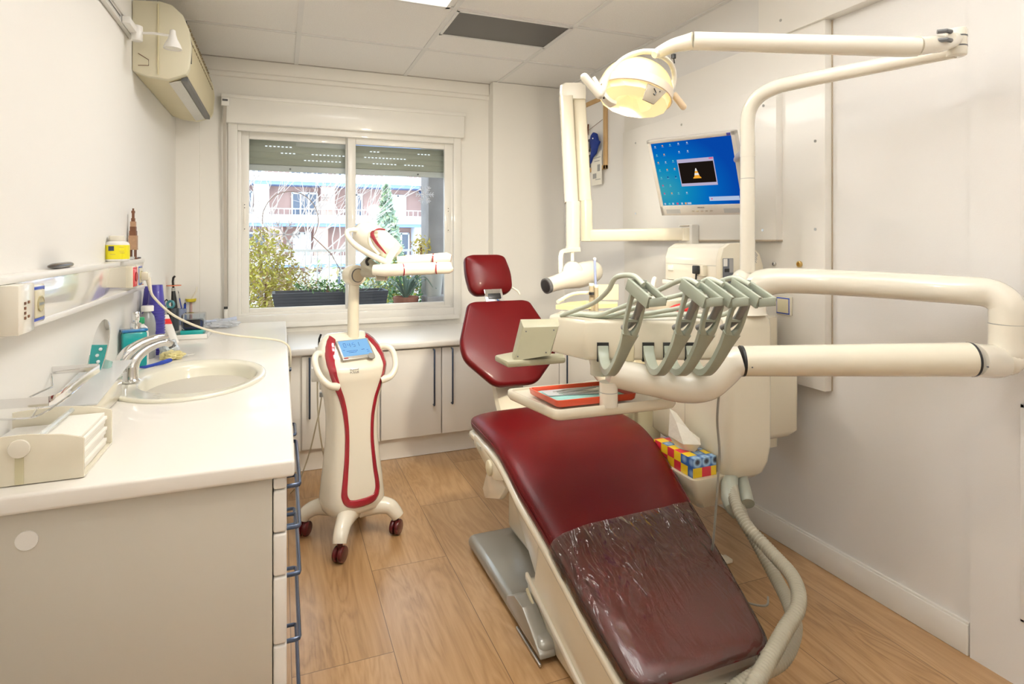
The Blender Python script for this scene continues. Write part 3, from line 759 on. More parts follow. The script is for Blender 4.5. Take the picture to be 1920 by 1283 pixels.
# small block with slots behind the cushion
m = MB(); m.bx(1.33, 1.47, 2.32, 2.46, .30, .60, .01, 3); m.build('valve_block', CREAM, u)
m = MB(); m.bx(1.32, 1.475, 2.30, 2.47, .60, .655, .02, 4); m.build('valve_block_lid', mat('lid_grey_cream', (.52, .49, .40), .4), u)
m = MB()
for x in (1.40, 1.425): m.bx(x, x+.011, 2.317, 2.322, .53, .575, .003)
m.build('lid_slot', MGREY, u)
m = MB(); m.tube([(1.415, 2.12, .36), (1.43, 1.9, .30), (1.22, 1.88, .20), (1.10, 1.9, .12)], .035, n=12, smooth=4, flat=1.4); m.build('link_to_chair', CREAM, u)
# bowl with red ring behind the instruments
m = MB(); m.lathe([(.05, 1.0), (.10, 1.01), (.125, 1.045), (.127, 1.052), (.12, 1.052), (.09, 1.02), (.02, 1.012)], Matrix.Translation((1.62, 2.28, 0)), 28); m.build('spittoon_bowl', CREAMW, u)
m = MB(); m.tube([(1.62, 2.30, 1.0), (1.62, 2.30, 1.12), (1.60, 2.27, 1.145), (1.57, 2.24, 1.13), (1.565, 2.235, 1.11)], .010, n=10, smooth=4); m.build('rinse_spout', WHITEP, u)
c = thing('red_cup', 'red plastic item lying behind the instrument holders by the bowl', 'cup', (1.50, 2.12, 1.05))
m = MB(); m.tube([at(1256, 582, 2.42), at(1275, 579, 2.42), at(1300, 583, 2.42)], [.012, .022, .014], n=14, smooth=4, flat=.8); m.build('cup_body', REDP, c)
m = MB(); m.tube([at(1256, 585, 2.42), at(1302, 587, 2.42)], .010, n=8); m.build('cup_rim', REDP, c)

# ------------------------------------------------------------------ the two big arms of the instrument unit
arm = thing('support_arm', 'thick cream folding arm reaching out to the right from the unit column', 'arm', (PX, PY, 1.05))
m = MB(); m.lathe([(.070, 1.046), (.066, 1.052), (.063, 1.09), (.066, 1.115), (.078, 1.14)], Matrix.Translation((PX, PY, 0)), 32, caps=True)
m.build('column_neck', CREAMW, arm, sharp=60)
EX, EY = 1.930, 1.045
m = MB(); m.tube([(PX+.0, PY, 1.075), (PX+.006, PY-.006, 1.12), (PX+.03, PY-.04, 1.160), (PX+.075, PY-.105, 1.174), (PX+.16, PY-.26, 1.175), (EX-.05, EY+.11, 1.172), (EX-.012, EY+.035, 1.166), (EX, EY, 1.138), (EX, EY-.004, 1.10), (EX, EY-.004, 1.083)],
     [.060, .058, .053, .046, .0445, .0425, .0425, .0435, .044, .044], n=28, smooth=7)
m.sphere((PX-.01, PY+.012, 1.172), .042)
m.build('upper_tube', CREAMW, arm, sharp=70)
m = MB(); m.cyl((EX, EY-.004, 1.080), (EX, EY-.004, 1.084), .0425, 28); m.build('joint_seam', MGREY, arm)
LE = at(1862, 674, 1.60); LS = at(1392, 677, 1.66)
dir_ = (LS-LE).normalized()
m = MB(); m.tube([(EX, EY-.004, 1.081), (EX, EY-.004, 1.03), (EX-.002, EY-.004, 1.0), (EX-.025, EY+.01, .975)] + [tuple(LE+dir_*.06)], [.044, .044, .045, .048, .046], n=28, smooth=6)
m.sphere((EX-.004, EY-.002, .982), .047)
m.build('elbow', CREAMW, arm, sharp=70)
m = MB(); m.tube([LE+dir_*.055, LE+dir_*.061], .0472, n=28); m.build('joint_ring', BLACK, arm)
m = MB(); m.tube([LS-dir_*.002, LS+dir_*.005], .0435, n=28); m.build('joint_ring', BLACK, arm)
m = MB(); m.tube([LE+dir_*.060, LS], [.0465, .0425], n=32); m.build('lower_tube', CREAM, arm, sharp=60)
m = MB()
for p in (at(1399, 683, 1.66), at(1829, 682, 1.60)):
    q = p-CF*.0425; m.cyl(q-CF*.001, q+CF*.003, .0022, 10)
m.build('screw', DGREY, arm)
# swan neck under the instrument head
m = MB(); m.tube([LS+dir_*.004, at(1372, 682, 1.665), at(1350, 702, 1.67), at(1322, 722, 1.68), at(1280, 726, 1.70), at(1230, 716, 1.71), at(1180, 706, 1.72), at(1142, 698, 1.72)],
     [.0425, .0435, .045, .046, .045, .044, .043, .040], n=28, smooth=6)
m.build('swan_neck', CREAMW, arm, sharp=70)

# ------------------------------------------------------------------ instrument head
hd = thing('instrument_unit', 'cream instrument head with grey green holders hanging over the chair seat', 'instrument unit', tuple(DL(.38, 1.8, .96)))
m = MB()
Bm = Matrix((CR, CF, Vector((0, 0, 1)))).transposed().to_4x4()
def DM(z): q = Bm.copy(); q.translation = Vector((0, 0, z)); return q
m.prism([(.212, 1.72), (.60, 1.72), (.635, 1.76), (.635, 1.95), (.16, 1.97), (.115, 1.86)], .118, DM(.967), .012)
m.build('housing', CREAM, hd, sharp=40)
slots = [.266, .333, .399, .460, .524]
for i, s0 in enumerate(slots):
    if i != 1: m = MB(); m.box(DL(s0, 1.722, .993), (.034, .012, .056), rot=(0, 0, -YAW)); m.build('holder_slot', BLACK, hd)
m = MB(); m.box(DL(.342, 1.7185, .993), (.032, .006, .056), rot=(0, 0, -YAW), bev=.004); m.build('blank_plate', IVORY, hd)
m = MB(); m.cyl(DL(.28, 1.84, .90), DL(.28, 1.84, .97), .035, 20); m.build('swivel', CREAM, hd)
GREYT = mat('handpiece_grey', (.24, .235, .22), .4, coat=.2)
for i, s0 in enumerate(slots):
    if i == 1: continue
    J = [DL(s0, 1.722, 1.008), DL(s0, 1.708, .984), DL(s0, 1.672, .962), DL(s0, 1.625, .956), DL(s0+.004, 1.580, .968), DL(s0+.014, 1.545, 1.002), DL(s0+.026, 1.512, 1.05), DL(s0+.034, 1.490, 1.085)]
    sd = CR
    m = MB(); m.strip(J, [.031, .030, .028, .026, .025, .026, .030, .042], .020, sd, smooth=5)
    def q(a, d, z): return DL(s0+a, d, z)
    # open fork
    for sg in (-1, 1):
        m.strip([q(.034+sg*.008, 1.490, 1.082), q(.036+sg*.0165, 1.480, 1.105), q(.042+sg*.0175, 1.462, 1.15), q(.047+sg*.0165, 1.447, 1.188)], [.018, .0095, .009, .011], .017, sd, smooth=3)
    m.strip([q(.037-.017, 1.479, 1.118), q(.037+.017, 1.479, 1.118)], .007, .013, (0, 0, 1))
    h = m.build('holder_arm', GREEN, hd, sharp=50)
    # tilted cradle on top
    A = q(.022, 1.458, 1.212); B_2 = q(.068, 1.458, 1.210); C_ = q(.096, 1.385, 1.176); D_ = q(.056, 1.380, 1.173)
    m = MB()
    for a, b_, w in ((A, B_2, .024), (B_2, C_, .017), (C_, D_, .020), (D_, A, .030)):
        m.strip([a, b_], w, .009, (0, 0, 1))
    m.strip([q(.026, 1.452, 1.188), q(.068, 1.452, 1.188)], .022, .014, (0, 0, 1))
    m.build('cradle', GREEN, h, sharp=50)
    # grey hose end resting in the fork
    m = MB(); m.tube([q(.054, 1.43, 1.19), q(.053, 1.455, 1.160), q(.047, 1.478, 1.128), q(.036, 1.505, 1.105), q(.024, 1.530, 1.092)], [.0105, .0105, .010, .009, .008], n=10, smooth=5)
    m.build('handpiece_tail', GREYT, hd, sharp=60)
    # supply hose over the cradle and down to the left end of the head
    cr = q(.054, 1.428, 1.212)
    if i == 0: P = [cr, q(.035, 1.46, 1.232), q(.00, 1.50, 1.225), at(1140, 545, 1.62), at(1115, 567, 1.70), at(1085, 580, 1.76), at(1052, 592, 1.82)]
    elif i == 2: P = [cr, q(.030, 1.47, 1.222), at(1228, 548, 1.60), at(1190, 566, 1.66), at(1150, 582, 1.72), at(1120, 592, 1.76), at(1090, 590, 1.80), at(1055, 594, 1.84)]
    elif i == 3: P = [cr, q(.030, 1.47, 1.222), at(1290, 548, 1.60), at(1240, 562, 1.66), at(1190, 578, 1.70), at(1150, 592, 1.74), at(1115, 594, 1.78), at(1060, 590, 1.84)]
    else: P = [cr, q(.028, 1.47, 1.226), at(1330, 540, 1.62), at(1290, 572, 1.66), at(1235, 585, 1.70), at(1180, 592, 1.74), at(1130, 592, 1.78), at(1070, 586, 1.84)]
    m = MB(); m.tube(P, .0068, n=10, smooth=8); m.build('supply_hose', SAGE, hd, sharp=60)
m = MB(); m.tube([at(1385, 560, 1.62), at(1368, 585, 1.66), at(1330, 594, 1.70), at(1270, 590, 1.73), at(1200, 594, 1.74), at(1140, 590, 1.78), at(1075, 588, 1.84)], .0068, n=10, smooth=8); m.build('supply_hose', SAGE, hd, sharp=60)
# keypad seen from behind
kp = MB()
FQ = [at(981, 613, 1.615), at(1049, 611, 1.615), at(1031, 668, 1.60), at(961, 679, 1.60)]
BQ = [at(976, 599, 1.645), at(1046, 598, 1.645), at(1036, 656, 1.66), at(960, 666, 1.66)]
cf_ = sum(FQ, Vector())/4; cb_ = sum(BQ, Vector())/4
kp.rings([[cb_+(p-cb_)*.97+CF*.004 for p in BQ], BQ, [f+(b-f)*.12 for f, b in zip(FQ, BQ)], [cf_+(p-cf_)*.95 for p in FQ]])
k1 = kp.build('keypad', KEYP, hd, sharp=25)
m = MB()
for a, b in ((.12, .14), (.88, .14), (.10, .86), (.86, .86)):
    p = FQ[0].lerp(FQ[1], a).lerp(FQ[3].lerp(FQ[2], a), b); m.cyl(p-CF*.001, p+CF*.002, .0022, 8)
m.build('screw', DGREY, k1)
m = MB(); m.prism([(-.012, 1.58), (.150, 1.64), (.150, 1.69), (-.0, 1.72), (-.050, 1.67)], .018, DM(.976), .006); m.build('keypad_lip', KEYP, hd, sharp=40)

# ------------------------------------------------------------------ tray table
tt = thing('instrument_table', 'cream tray table hanging under the instrument head', 'tray table', tuple(DL(.28, 1.75, .82)))
A, B_2, C_ = Vector((.668, 1.75, 0)), Vector((.712, 1.478, 0)), Vector((1.115, 1.462, 0)); D_ = A+C_-B_2
m = MB()
ctr = (A+B_2+C_+D_)/4
def quadring(sc, z, r=.02):
    P = [B_2, C_, D_, A]; o = []
    for i in range(4):
        b = ctr+(P[i]-ctr)*sc; a = ctr+(P[i-1]-ctr)*sc; c2 = ctr+(P[(i+1) % 4]-ctr)*sc
        p1 = b+(a-b).normalized()*r; p2 = b+(c2-b).normalized()*r
        for k in range(6): t = k/5; q_ = p1*(1-t)**2+b*2*t*(1-t)+p2*t*t; o.append(Vector((q_.x, q_.y, z)))
    return o
m.rings([quadring(.93, .812), quadring(.97, .815), quadring(1.0, .825), quadring(1.0, .842), quadring(.985, .846), quadring(.955, .845), quadring(.94, .839), quadring(.3, .8385)])
m.build('table_top', CREAM, tt, sharp=50)
m = MB(); p = at(1141, 752, 1.71); p.z = .838; m.cyl(p, p+Vector((0, 0, .040)), .027, 28); m.build('post', CREAMW, tt)
m = MB(); m.cyl(p+Vector((0, 0, .040)), p+Vector((0, 0, .042)), .0262, 28); m.build('post_seam', MGREY, tt)
m = MB(); m.cyl(p+Vector((0, 0, .042)), p+Vector((0, 0, .070)), .027, 28); m.build('post_top', CREAMW, tt)
tr = thing('instrument_tray', 'red orange tray lined with mint paper on the tray table', 'tray', (.85, 1.60, .84))
T0, T1, T2 = Vector((.712, 1.664, .847)), Vector((.728, 1.500, .847)), Vector((.985, 1.490, .847)); T3 = T0+T2-T1
def q4(P, sc, z, r=.012):
    c0 = sum(P, Vector())/4; o = []
    for i in range(4):
        b = c0+(P[i]-c0)*sc; a = c0+(P[i-1]-c0)*sc; c2 = c0+(P[(i+1) % 4]-c0)*sc
        p1 = b+(a-b).normalized()*r; p2 = b+(c2-b).normalized()*r
        for k in range(5): t = k/4; q_ = p1*(1-t)**2+b*2*t*(1-t)+p2*t*t; o.append(Vector((q_.x, q_.y, z)))
    return o
TP = [T1, T2, T3, T0]
m = MB(); m.rings([q4(TP, .96, .845), q4(TP, 1.0, .850), q4(TP, 1.02, .865), q4(TP, 1.0, .866), q4(TP, .97, .8645), q4(TP, .94, .850), q4(TP, .2, .8495)]); m.build('tray_body', ORNG, tr, sharp=50)
m = MB(); m.rings([q4(TP, .90, .8505), q4(TP, .90, .8545)]); m.build('paper_liner', MINT, tr)
m = MB(); 
m.quad(Vector((.745, 1.650, .8565)), Vector((.742, 1.585, .8565)), Vector((.955, 1.545, .8565)), Vector((.955, 1.640, .8565)))
m.build('pouch', mat('paper_pouch', (.62, .66, .66), .4, coat=.3), tr)
def inst(name, lb, a, b_, tip):
    t = thing(name, lb, 'dental instrument', tuple(a), 0)
    a = Vector(a); b_ = Vector(b_); d = (b_-a)
    m = MB(); m.tube([a+d*.12, a+d*.3, a+d*.6, a+d*.85], [.0026, .0034, .0034, .0022], n=8); m.build('handle', STEEL, t)
    m = MB()
    if tip == 'mirror': m.tube([a+d*.85, a+d], .0012, n=6); m.lathe([(.010, 0), (.011, .0015), (.010, .003)], frame(b_, (1, 0, .3), (0, 1, 0)), 18)
    else: m.tube([a+d*.85, a+d*.93, a+d+Vector((0, .006, .004))], [.002, .0012, .0006], n=6); m.tube([a+d*.12, a+d*.04, a+Vector((.002, -.006, .004))], [.002, .0012, .0006], n=6)
    m.build('tip', CHROME, t)
inst('dental_mirror', 'round dental mirror on the mint paper of the red tray', (.775, 1.597, .8605), (.925, 1.585, .870), 'mirror')
inst('dental_probe', 'thin steel probe beside the mirror on the red tray', (.770, 1.585, .8605), (.920, 1.567, .8605), 'p')
inst('dental_tweezers', 'steel tweezers nearest the front edge of the red tray liner', (.762, 1.609, .8605), (.910, 1.612, .8605), 'p')

# cable hanging from the swan neck
t = MB(); t.tube([at(1348, 738, 1.70), at(1345, 790, 1.72), at(1349, 850, 1.74), at(1345, 920, 1.76), at(1338, 1010, 1.80), at(1335, 1060, 1.92), at(1362, 1110, 2.0), at(1400, 1130, 1.98), at(1436, 1136, 1.93), at(1440, 1120, 2.0)], .0035, n=8, smooth=6)
for v in t.b.verts: v.co.z = max(v.co.z, .004)
tag(t.build('hanging_cable', mat('cable_grey', (.30, .29, .25), .5)), 'thin grey cable hanging from the swan neck to the floor', 'cable')
# ------------------------------------------------------------------ ribbed suction hoses
def ribbed(pts, r, lb, pitch=.0105):
    V, _ = spline([Vector(p) for p in pts], [0]*len(pts), 24)
    # even spacing
    out = [V[0]]; acc = 0
    step = pitch/4
    for a, b in zip(V[:-1], V[1:]):
        L_ = (b-a).length; t = step-acc
        while t <= L_: out.append(a+(b-a)*(t/L_)); t += step
        acc = L_-(t-step)
    rr = [r*(1.0 if i % 4 in (0, 1) else .86) for i in range(len(out))]
    m = MB(); m.tube(out, rr, n=12); return tag(m.build('suction_hose', HOSE, sharp=80), lb, 'hose', None)
ribbed([(1.60, 1.78, .44), at(1378, 940, 2.02), at(1400, 985, 1.93), at(1445, 1035, 1.84), at(1488, 1085, 1.72), at(1497, 1135, 1.62), at(1470, 1185, 1.54), at(1440, 1240, 1.46), at(1415, 1283, 1.40), at(1375, 1345, 1.36)], .021,
       'ribbed taupe hose bowing furthest right from the unit down to the floor')
ribbed([(1.58, 1.76, .44), at(1392, 968, 2.06), at(1420, 1020, 1.98), at(1455, 1085, 1.88), at(1478, 1130, 1.78), at(1490, 1180, 1.66), at(1468, 1235, 1.57), at(1420, 1265, 1.52), at(1370, 1300, 1.48), at(1330, 1345, 1.45)], .021,
       'ribbed taupe hose running inside the outer one, nearer the chair')
m = MB(); m.tube([(1.60, 1.78, .47), at(1368, 935, 2.06), at(1384, 962, 2.03)], [.030, .029, .026], n=18, smooth=3); m.tube([(1.63, 1.78, .47), at(1402, 945, 2.08)], .024, n=16)
cf = m.build('hose_coupling', mat('coupling_grey', (.36, .37, .30), .4), u)
# foot pedal corner and cord on the floor
t = thing('foot_pedal', 'white foot pedal on the floor right of the chair', 'pedal', (1.66, 1.97, 0))
m = MB(); m.bx(1.50, 1.70, 1.93, 2.12, .0, .022, .008); m.build('plate', CREAMW, t)
m = MB(); m.bx(1.66, 1.72, 1.90, 1.945, 0.0, .016, .004); m.build('toe_clip', CREAM, t)

# ------------------------------------------------------------------ pole, lamp arm and dental lamp
pole = thing('lamp_pole', 'cream pole rising from the unit arm and bending into a lamp arm', 'pole', (PX, PY, 1.2))
PO = .026; ZP = 1.878
NX, NY = 1.812, 1.105
dN = Vector((NX-PX, NY-PY, 0)).normalized()
m = MB(); b0 = Vector((PX, PY, 0))
m.tube([b0+Vector((0, 0, 1.20)), b0+Vector((0, 0, 1.50)), b0+Vector((0, 0, 1.55))], .0268, n=24); m.build('lower_pole', CREAMW, pole)
m = MB(); m.cyl(b0+Vector((0, 0, 1.549)), b0+Vector((0, 0, 1.552)), .0262, 24); m.build('pole_seam', MGREY, pole)
m = MB(); m.tube([b0+Vector((0, 0, 1.552)), b0+Vector((0, 0, 1.70)), b0+Vector((0, 0, 1.765)), b0+dN*.012+Vector((0, 0, 1.815)), b0+dN*.045+Vector((0, 0, 1.85)), b0+dN*.095+Vector((0, 0, 1.868)), b0+dN*.16+Vector((0, 0, 1.874)), b0+dN*.40+Vector((0, 0, 1.872)), Vector((NX, NY, 1.868))],
     [.0262, .0262, .0262, .0262, .0262, .0262, .0255, .0235, .022], n=24, smooth=6); m.build('bent_tube', CREAMW, pole, sharp=70)
la = thing('dental_lamp', 'overhead dental lamp glowing warm on a spring arm below the ceiling', 'dental lamp', (1.035, 1.60, 1.8))
KN = Vector((NX, NY, 1.885))
m = MB(); m.cyl(KN+Vector((0, 0, -.035)), KN+Vector((0, 0, .045)), .027, 28, bev=.006); m.build('knuckle', CREAMW, la)
m = MB()
for z in (-.010, .018): m.cyl(KN+Vector((0, 0, z)), KN+Vector((0, 0, z+.004)), .0275, 28)
m.build('knuckle_band', DGREY, la)
P1 = at(1700, 88, 1.60); P2 = at(1300, 77, 1.70); P0 = at(1762, 82, 1.63)
m = MB(); m.tube([KN+Vector((0, 0, .015)), P0, P1.lerp(P0, .3)], [.020, .024, .026], n=20, smooth=4); m.cyl(P0-CF*.030+CR*.012+Vector((0, 0, .010)), P0-CF*.02+CR*.012+Vector((0, 0, .010)), .012, 16); m.build('fork', CREAMW, la)
m = MB()
for dz in (.018, -.006):
    q_ = at(1768, 72, 1.60)+Vector((0, 0, dz)); m.tube([q_-CR*.016, q_+CR*.004-CF*.008, q_+CR*.022], .006, n=8)
m.build('spring_gap', DGREY, la)
m = MB(); m.tube([P1+(P1-P2).normalized()*.03, P1, P1.lerp(P2, .5), P2], [.024, .0272, .0268, .0262], n=28); m.build('spring_arm', CREAMW, la, sharp=50)
P3 = at(1262, 86, 1.73); P4 = at(1236, 98, 1.75)
m = MB(); m.tube([P2, P2.lerp(P3, .35), P3, P4, P4+Vector((-.018, .0, -.010))], [.0262, .024, .021, .017, .010], n=20, smooth=4); m.build('end_joint', CREAMW, la, sharp=60)
q_ = at(1263, 102, 1.72); m = MB(); m.cyl(q_, q_-Vector((0, 0, .012)), .007, 12); m.tube([q_-Vector((0, 0, .01)), q_-Vector((-.003, 0, .026))], .002, n=6); m.build('toggle', BLACK, la)
# head: dome opening downwards, tipped to the right
LC = at(1192, 168, 1.80)
Hx = (CR*.972+Vector((0, 0, -.235))).normalized(); Hz = (Vector((0, 0, 1))*.94+CR*.22+CF*.26).normalized()
HM = frame(LC, Hx, Hz.cross(Hx)); HM = frame(LC, Hx, (Hz.cross(Hx)).normalized())
def hp(x, y, z): return HM @ Vector((x, y, z))
def dome_mat():
    m = bpy.data.materials.new('lit_dome'); m.use_nodes = True; nt = m.node_tree; N = nt.nodes; L = nt.links; b = N['Principled BSDF']
    b.inputs['Base Color'].default_value = (.85, .72, .38, 1); b.inputs['Roughness'].default_value = .25; b.inputs['Coat Weight'].default_value = .4
    no = N.new('ShaderNodeTexNoise'); tc = N.new('ShaderNodeTexCoord'); L.new(tc.outputs['Object'], no.inputs['Vector']); no.inputs['Scale'].default_value = 3
    mr = N.new('ShaderNodeMapRange'); L.new(no.outputs['Fac'], mr.inputs[0]); mr.inputs[3].default_value = .30; mr.inputs[4].default_value = .5
    b.inputs['Emission Color'].default_value = (1, .76, .22, 1); L.new(mr.outputs[0], b.inputs['Emission Strength']); return m
R = []
for k in range(0, 9):
    a = k/8*PI/2*.97; R.append([hp(.112*math.cos(a)*math.cos(t), .098*math.cos(a)*math.sin(t), .095*math.sin(a)) for t in [2*PI*j/36 for j in range(36)]])
m = MB(); m.rings(R); m.build('dome', dome_mat(), la, sharp=80)
m = MB(); R = []
for s_, z in ((1.0, .004), (1.03, .0), (1.03, -.026), (1.0, -.028), (.985, -.02), (.985, .002)): R.append([hp(.112*s_*math.cos(t), .098*s_*math.sin(t), z) for t in [2*PI*j/36 for j in range(36)]])
m.rings(R+[R[0]], caps=False); m.build('rim', mat('lamp_rim', (.82, .70, .55), .3, coat=.3), la, sharp=50)
# faceted reflector under the rim
m = MB(); n = 14; R = []
for s_, z, o_ in ((.98, -.012, 0), (.93, -.045, .5), (.50, -.050, 0), (.18, -.02, .5)): R.append([hp(.112*s_*math.cos(t), .098*s_*math.sin(t), z) for t in [2*PI*(j+o_)/n for j in range(n)]])
m.rings(R); m.build('reflector', mat('warm_reflector', (.95, .80, .50), .15, emit=(1, .80, .38), es=.6), la, sharp=5)
m = MB(); F2 = frame(hp(.045, -.088, -.030), HM.to_3x3() @ Vector((1, .25, -.05)), HM.to_3x3() @ Vector((.15, .2, -1)))
m.prism([(-.030, .0), (.034, .0), (.008, .052), (-.030, .052)], .006, F2, .001); br = m.build('front_clip', mat('clip_grey', (.36, .31, .23), .5), la)
m = MB(); m.tube([F2 @ Vector((-.008, .008, -.002)), F2 @ Vector((.002, .018, -.002)), F2 @ Vector((.000, .026, -.002)), F2 @ Vector((-.006, .024, -.002))], .0016, n=6); m.cyl(F2 @ Vector((.012, .010, -.001)), F2 @ Vector((.012, .010, -.003)), .002, 8); m.build('clip_mark', BLACK, br)
# yoke and two handles
m = MB(); m.tube([P4, at(1205, 97, 1.76), at(1175, 107, 1.755), at(1152, 126, 1.75), at(1138, 147, 1.74), at(1132, 168, 1.73), at(1128, 180, 1.73)], .0085, n=14, smooth=6); m.build('yoke_left', CREAMW, la, sharp=60)
m = MB(); m.tube([at(1228, 103, 1.77), at(1245, 108, 1.80), at(1259, 122, 1.83), at(1264, 142, 1.85), at(1262, 160, 1.85), at(1257, 172, 1.84), at(1258, 178, 1.84)], .0080, n=14, smooth=6); m.build('yoke_right', CREAMW, la, sharp=60)
m = MB(); m.tube([at(1096, 145, 1.70), at(1124, 178, 1.70)], .0125, n=16); m.sphere(at(1096, 145, 1.70), .0125); m.sphere(at(1124, 178, 1.70), .0125); m.build('handle', CREAMW, la)
m = MB(); m.tube([at(1262, 176, 1.85), at(1281, 200, 1.85)], .0105, n=14); m.sphere(at(1281, 200, 1.85), .0105); m.build('handle', mat('handle_peach', (.80, .62, .42), .35), la)
m = MB(); m.strip([at(1110, 148, 1.74), at(1136, 186, 1.74), at(1150, 196, 1.75)], .030, .014, HM.to_3x3() @ Vector((0, 1, 0)), smooth=3); m.build('side_bracket', CREAMW, la)
m = MB(); m.cyl(at(1132, 184, 1.735), at(1132, 184, 1.725), .003, 10); m.build('screw', BLACK, la)

# ------------------------------------------------------------------ screen on the pole
mo = thing('monitor', 'silver desktop monitor showing a blue desktop beside the lamp pole', 'monitor', (1.66, 2.06, 1.6))
a_, b_ = math.radians(-156.8), math.radians(-23.5)
nrm = Vector((math.cos(b_)*math.cos(a_), math.cos(b_)*math.sin(a_), math.sin(b_)))
rt = -nrm.cross(Vector((0, 0, 1))).normalized(); up_ = nrm.cross(rt); c_ = -.021
r2 = rt*math.cos(c_)+up_*math.sin(c_); u2 = -rt*math.sin(c_)+up_*math.cos(c_)
k_ = 1.075; MC = Vector((0, 0, H))+(Vector((1.525, 1.894, 1.573))-Vector((0, 0, H)))*k_
FM = Matrix((r2, u2, nrm)).transposed().to_4x4(); FM.translation = MC
MW, MH = .37*k_, .33*k_
SILV = mat('monitor_silver', (.56, .53, .48), .4, metal=.2)
def mbx(m, x0, x1, y0, y1, z0, z1, bev=0): m.box(((x0+x1)/2, (y0+y1)/2, (z0+z1)/2), (x1-x0, y1-y0, z1-z0), bev=bev, M=FM)
m = MB(); bz = .0175
mbx(m, -MW/2, MW/2, MH/2-bz, MH/2, -.02, .0, .003); mbx(m, -MW/2, -MW/2+bz, -MH/2, MH/2, -.02, .0, .003); mbx(m, MW/2-bz, MW/2, -MH/2, MH/2, -.02, .0, .003); mbx(m, -MW/2, MW/2, -MH/2, -MH/2+.048, -.02, .0, .003)
mbx(m, -MW/2+.004, MW/2-.004, -MH/2+.004, MH/2-.004, -.045, -.012, .006); m.build('bezel', SILV, mo)
def desk_mat():
    m = bpy.data.materials.new('desktop_picture'); m.use_nodes = True; nt = m.node_tree; N = nt.nodes; L = nt.links
    N.remove(N['Principled BSDF']); e = N.new('ShaderNodeEmission'); tc = N.new('ShaderNodeTexCoord')
    vm = N.new('ShaderNodeVectorMath'); vm.operation = 'DISTANCE'; L.new(tc.outputs['Generated'], vm.inputs[0]); vm.inputs[1].default_value = (.5, .2, .1)
    sp = N.new('ShaderNodeSeparateXYZ'); L.new(tc.outputs['UV'], sp.inputs[0])
    vm.operation = 'DISTANCE'; L.new(tc.outputs['UV'], vm.inputs[0]); vm.inputs[1].default_value = (.02, .25, 0)
    cr = N.new('ShaderNodeValToRGB'); el = cr.color_ramp.elements; el[0].position = 0; el[0].color = (.05, .36, .44, 1); el[1].position = .95; el[1].color = (.002, .065, .40, 1)
    c3 = el.new(.32); c3.color = (.006, .26, .50, 1); c4 = el.new(.62); c4.color = (.001, .14, .52, 1)
    L.new(vm.outputs['Value'], cr.inputs[0]); L.new(cr.outputs[0], e.inputs[0]); e.inputs[1].default_value = 1.0; L.new(e.outputs[0], N['Material Output'].inputs[0]); return m
sx0, sx1, sy0, sy1 = -MW/2+bz, MW/2-bz, -MH/2+.048, MH/2-bz
me = MB(); me.quad(*[FM @ Vector(p) for p in ((sx0, sy0, -.004), (sx1, sy0, -.004), (sx1, sy1, -.004), (sx0, sy1, -.004))])
scr = me.build('screen', desk_mat(), mo)
uv = scr.data.uv_layers.new(name='UVMap')
for lp in scr.data.loops:
    w_ = scr.data.vertices[lp.vertex_index].co+Vector(mo.location); l_ = FM.inverted() @ w_
    uv.data[lp.index].uv = ((l_.x-sx0)/(sx1-sx0), (l_.y-sy0)/(sy1-sy0))
def SX(t): return sx0+(sx1-sx0)*t
def SY(t): return sy0+(sy1-sy0)*t
def spatch(name, mt, x0, x1, y0, y1, z=-.0036, par=None):
    m = MB(); mbx(m, SX(x0), SX(x1), SY(y0), SY(y1), z, z+.0003); return m.build(name, mt, par or scr)
WINE = emis('window_chrome', (.50, .45, .62), 1); DARKE = emis('player_black', (.012, .008, .006), 1)
wn_ = spatch('player_window', WINE, .30, .755, .30, .72)
spatch('player_picture', DARKE, .31, .745, .345, .665, -.0032)
spatch('close_button', emis('close_red', (.75, .12, .28), 1), .70, .75, .695, .715, -.0032)
ic = [emis('icon_'+k, c, 1) for k, c in (('white', (.45, .55, .70)), ('orange', (.8, .38, .15)), ('teal', (.1, .55, .6)), ('red', (.7, .08, .2)), ('navy', (.02, .05, .25)))]
# traffic cone picture
co_ = MB(); cx_, cy_ = .52, .415
for (w0, w1, y0, y1, mi) in ((.052, .045, 0, .022, 0), (.036, .030, .022, .05, 0), (.030, .023, .05, .082, 1), (.023, .015, .082, .112, 0), (.015, .005, .112, .155, 1)):
    co_.mi = mi; co_.quad(*[FM @ Vector((SX(cx_+sx), SY(cy_+sy), -.0027)) for sx, sy in ((-w0, y0), (w0, y0), (w1, y1), (-w1, y1))])
co_.build('traffic_cone_picture', [emis('cone_orange', (.95, .42, .04), 1), emis('cone_white', (.85, .82, .78), 1)], scr)
m = MB(); random.seed(3)
for x, y, k in ((.05, .95, 0), (.15, .955, 1), (.25, .96, 2), (.36, .965, 0), (.47, .965, 0), (.05, .82, 2), (.15, .82, 1), (.35, .84, 0), (.46, .84, 0), (.05, .70, 1), (.15, .70, 0), (.25, .71, 2), (.05, .58, 2), (.15, .58, 1), (.25, .585, 1),
                (.05, .46, 2), (.14, .46, 4), (.245, .46, 4), (.05, .33, 3), (.15, .33, 2), (.05, .20, 3), (.15, .20, 1), (.24, .20, 2), (.35, .20, 0)):
    m.mi = k; mbx(m, SX(x-.008), SX(x+.008), SY(y-.010), SY(y+.010), -.0036, -.0033)
    m.mi = 0; mbx(m, SX(x-.014), SX(x+.014), SY(y-.024), SY(y-.021), -.0036, -.0035)
for i, x in enumerate((.03, .09, .14, .20, .26, .31, .345, .37)): m.mi = (0, 2, 0, 3, 0, 1, 0, 0)[i]; mbx(m, SX(x-.012), SX(x+.012), SY(.012), SY(.042), -.0036, -.0033)
m.build('desktop_icon', ic, scr)
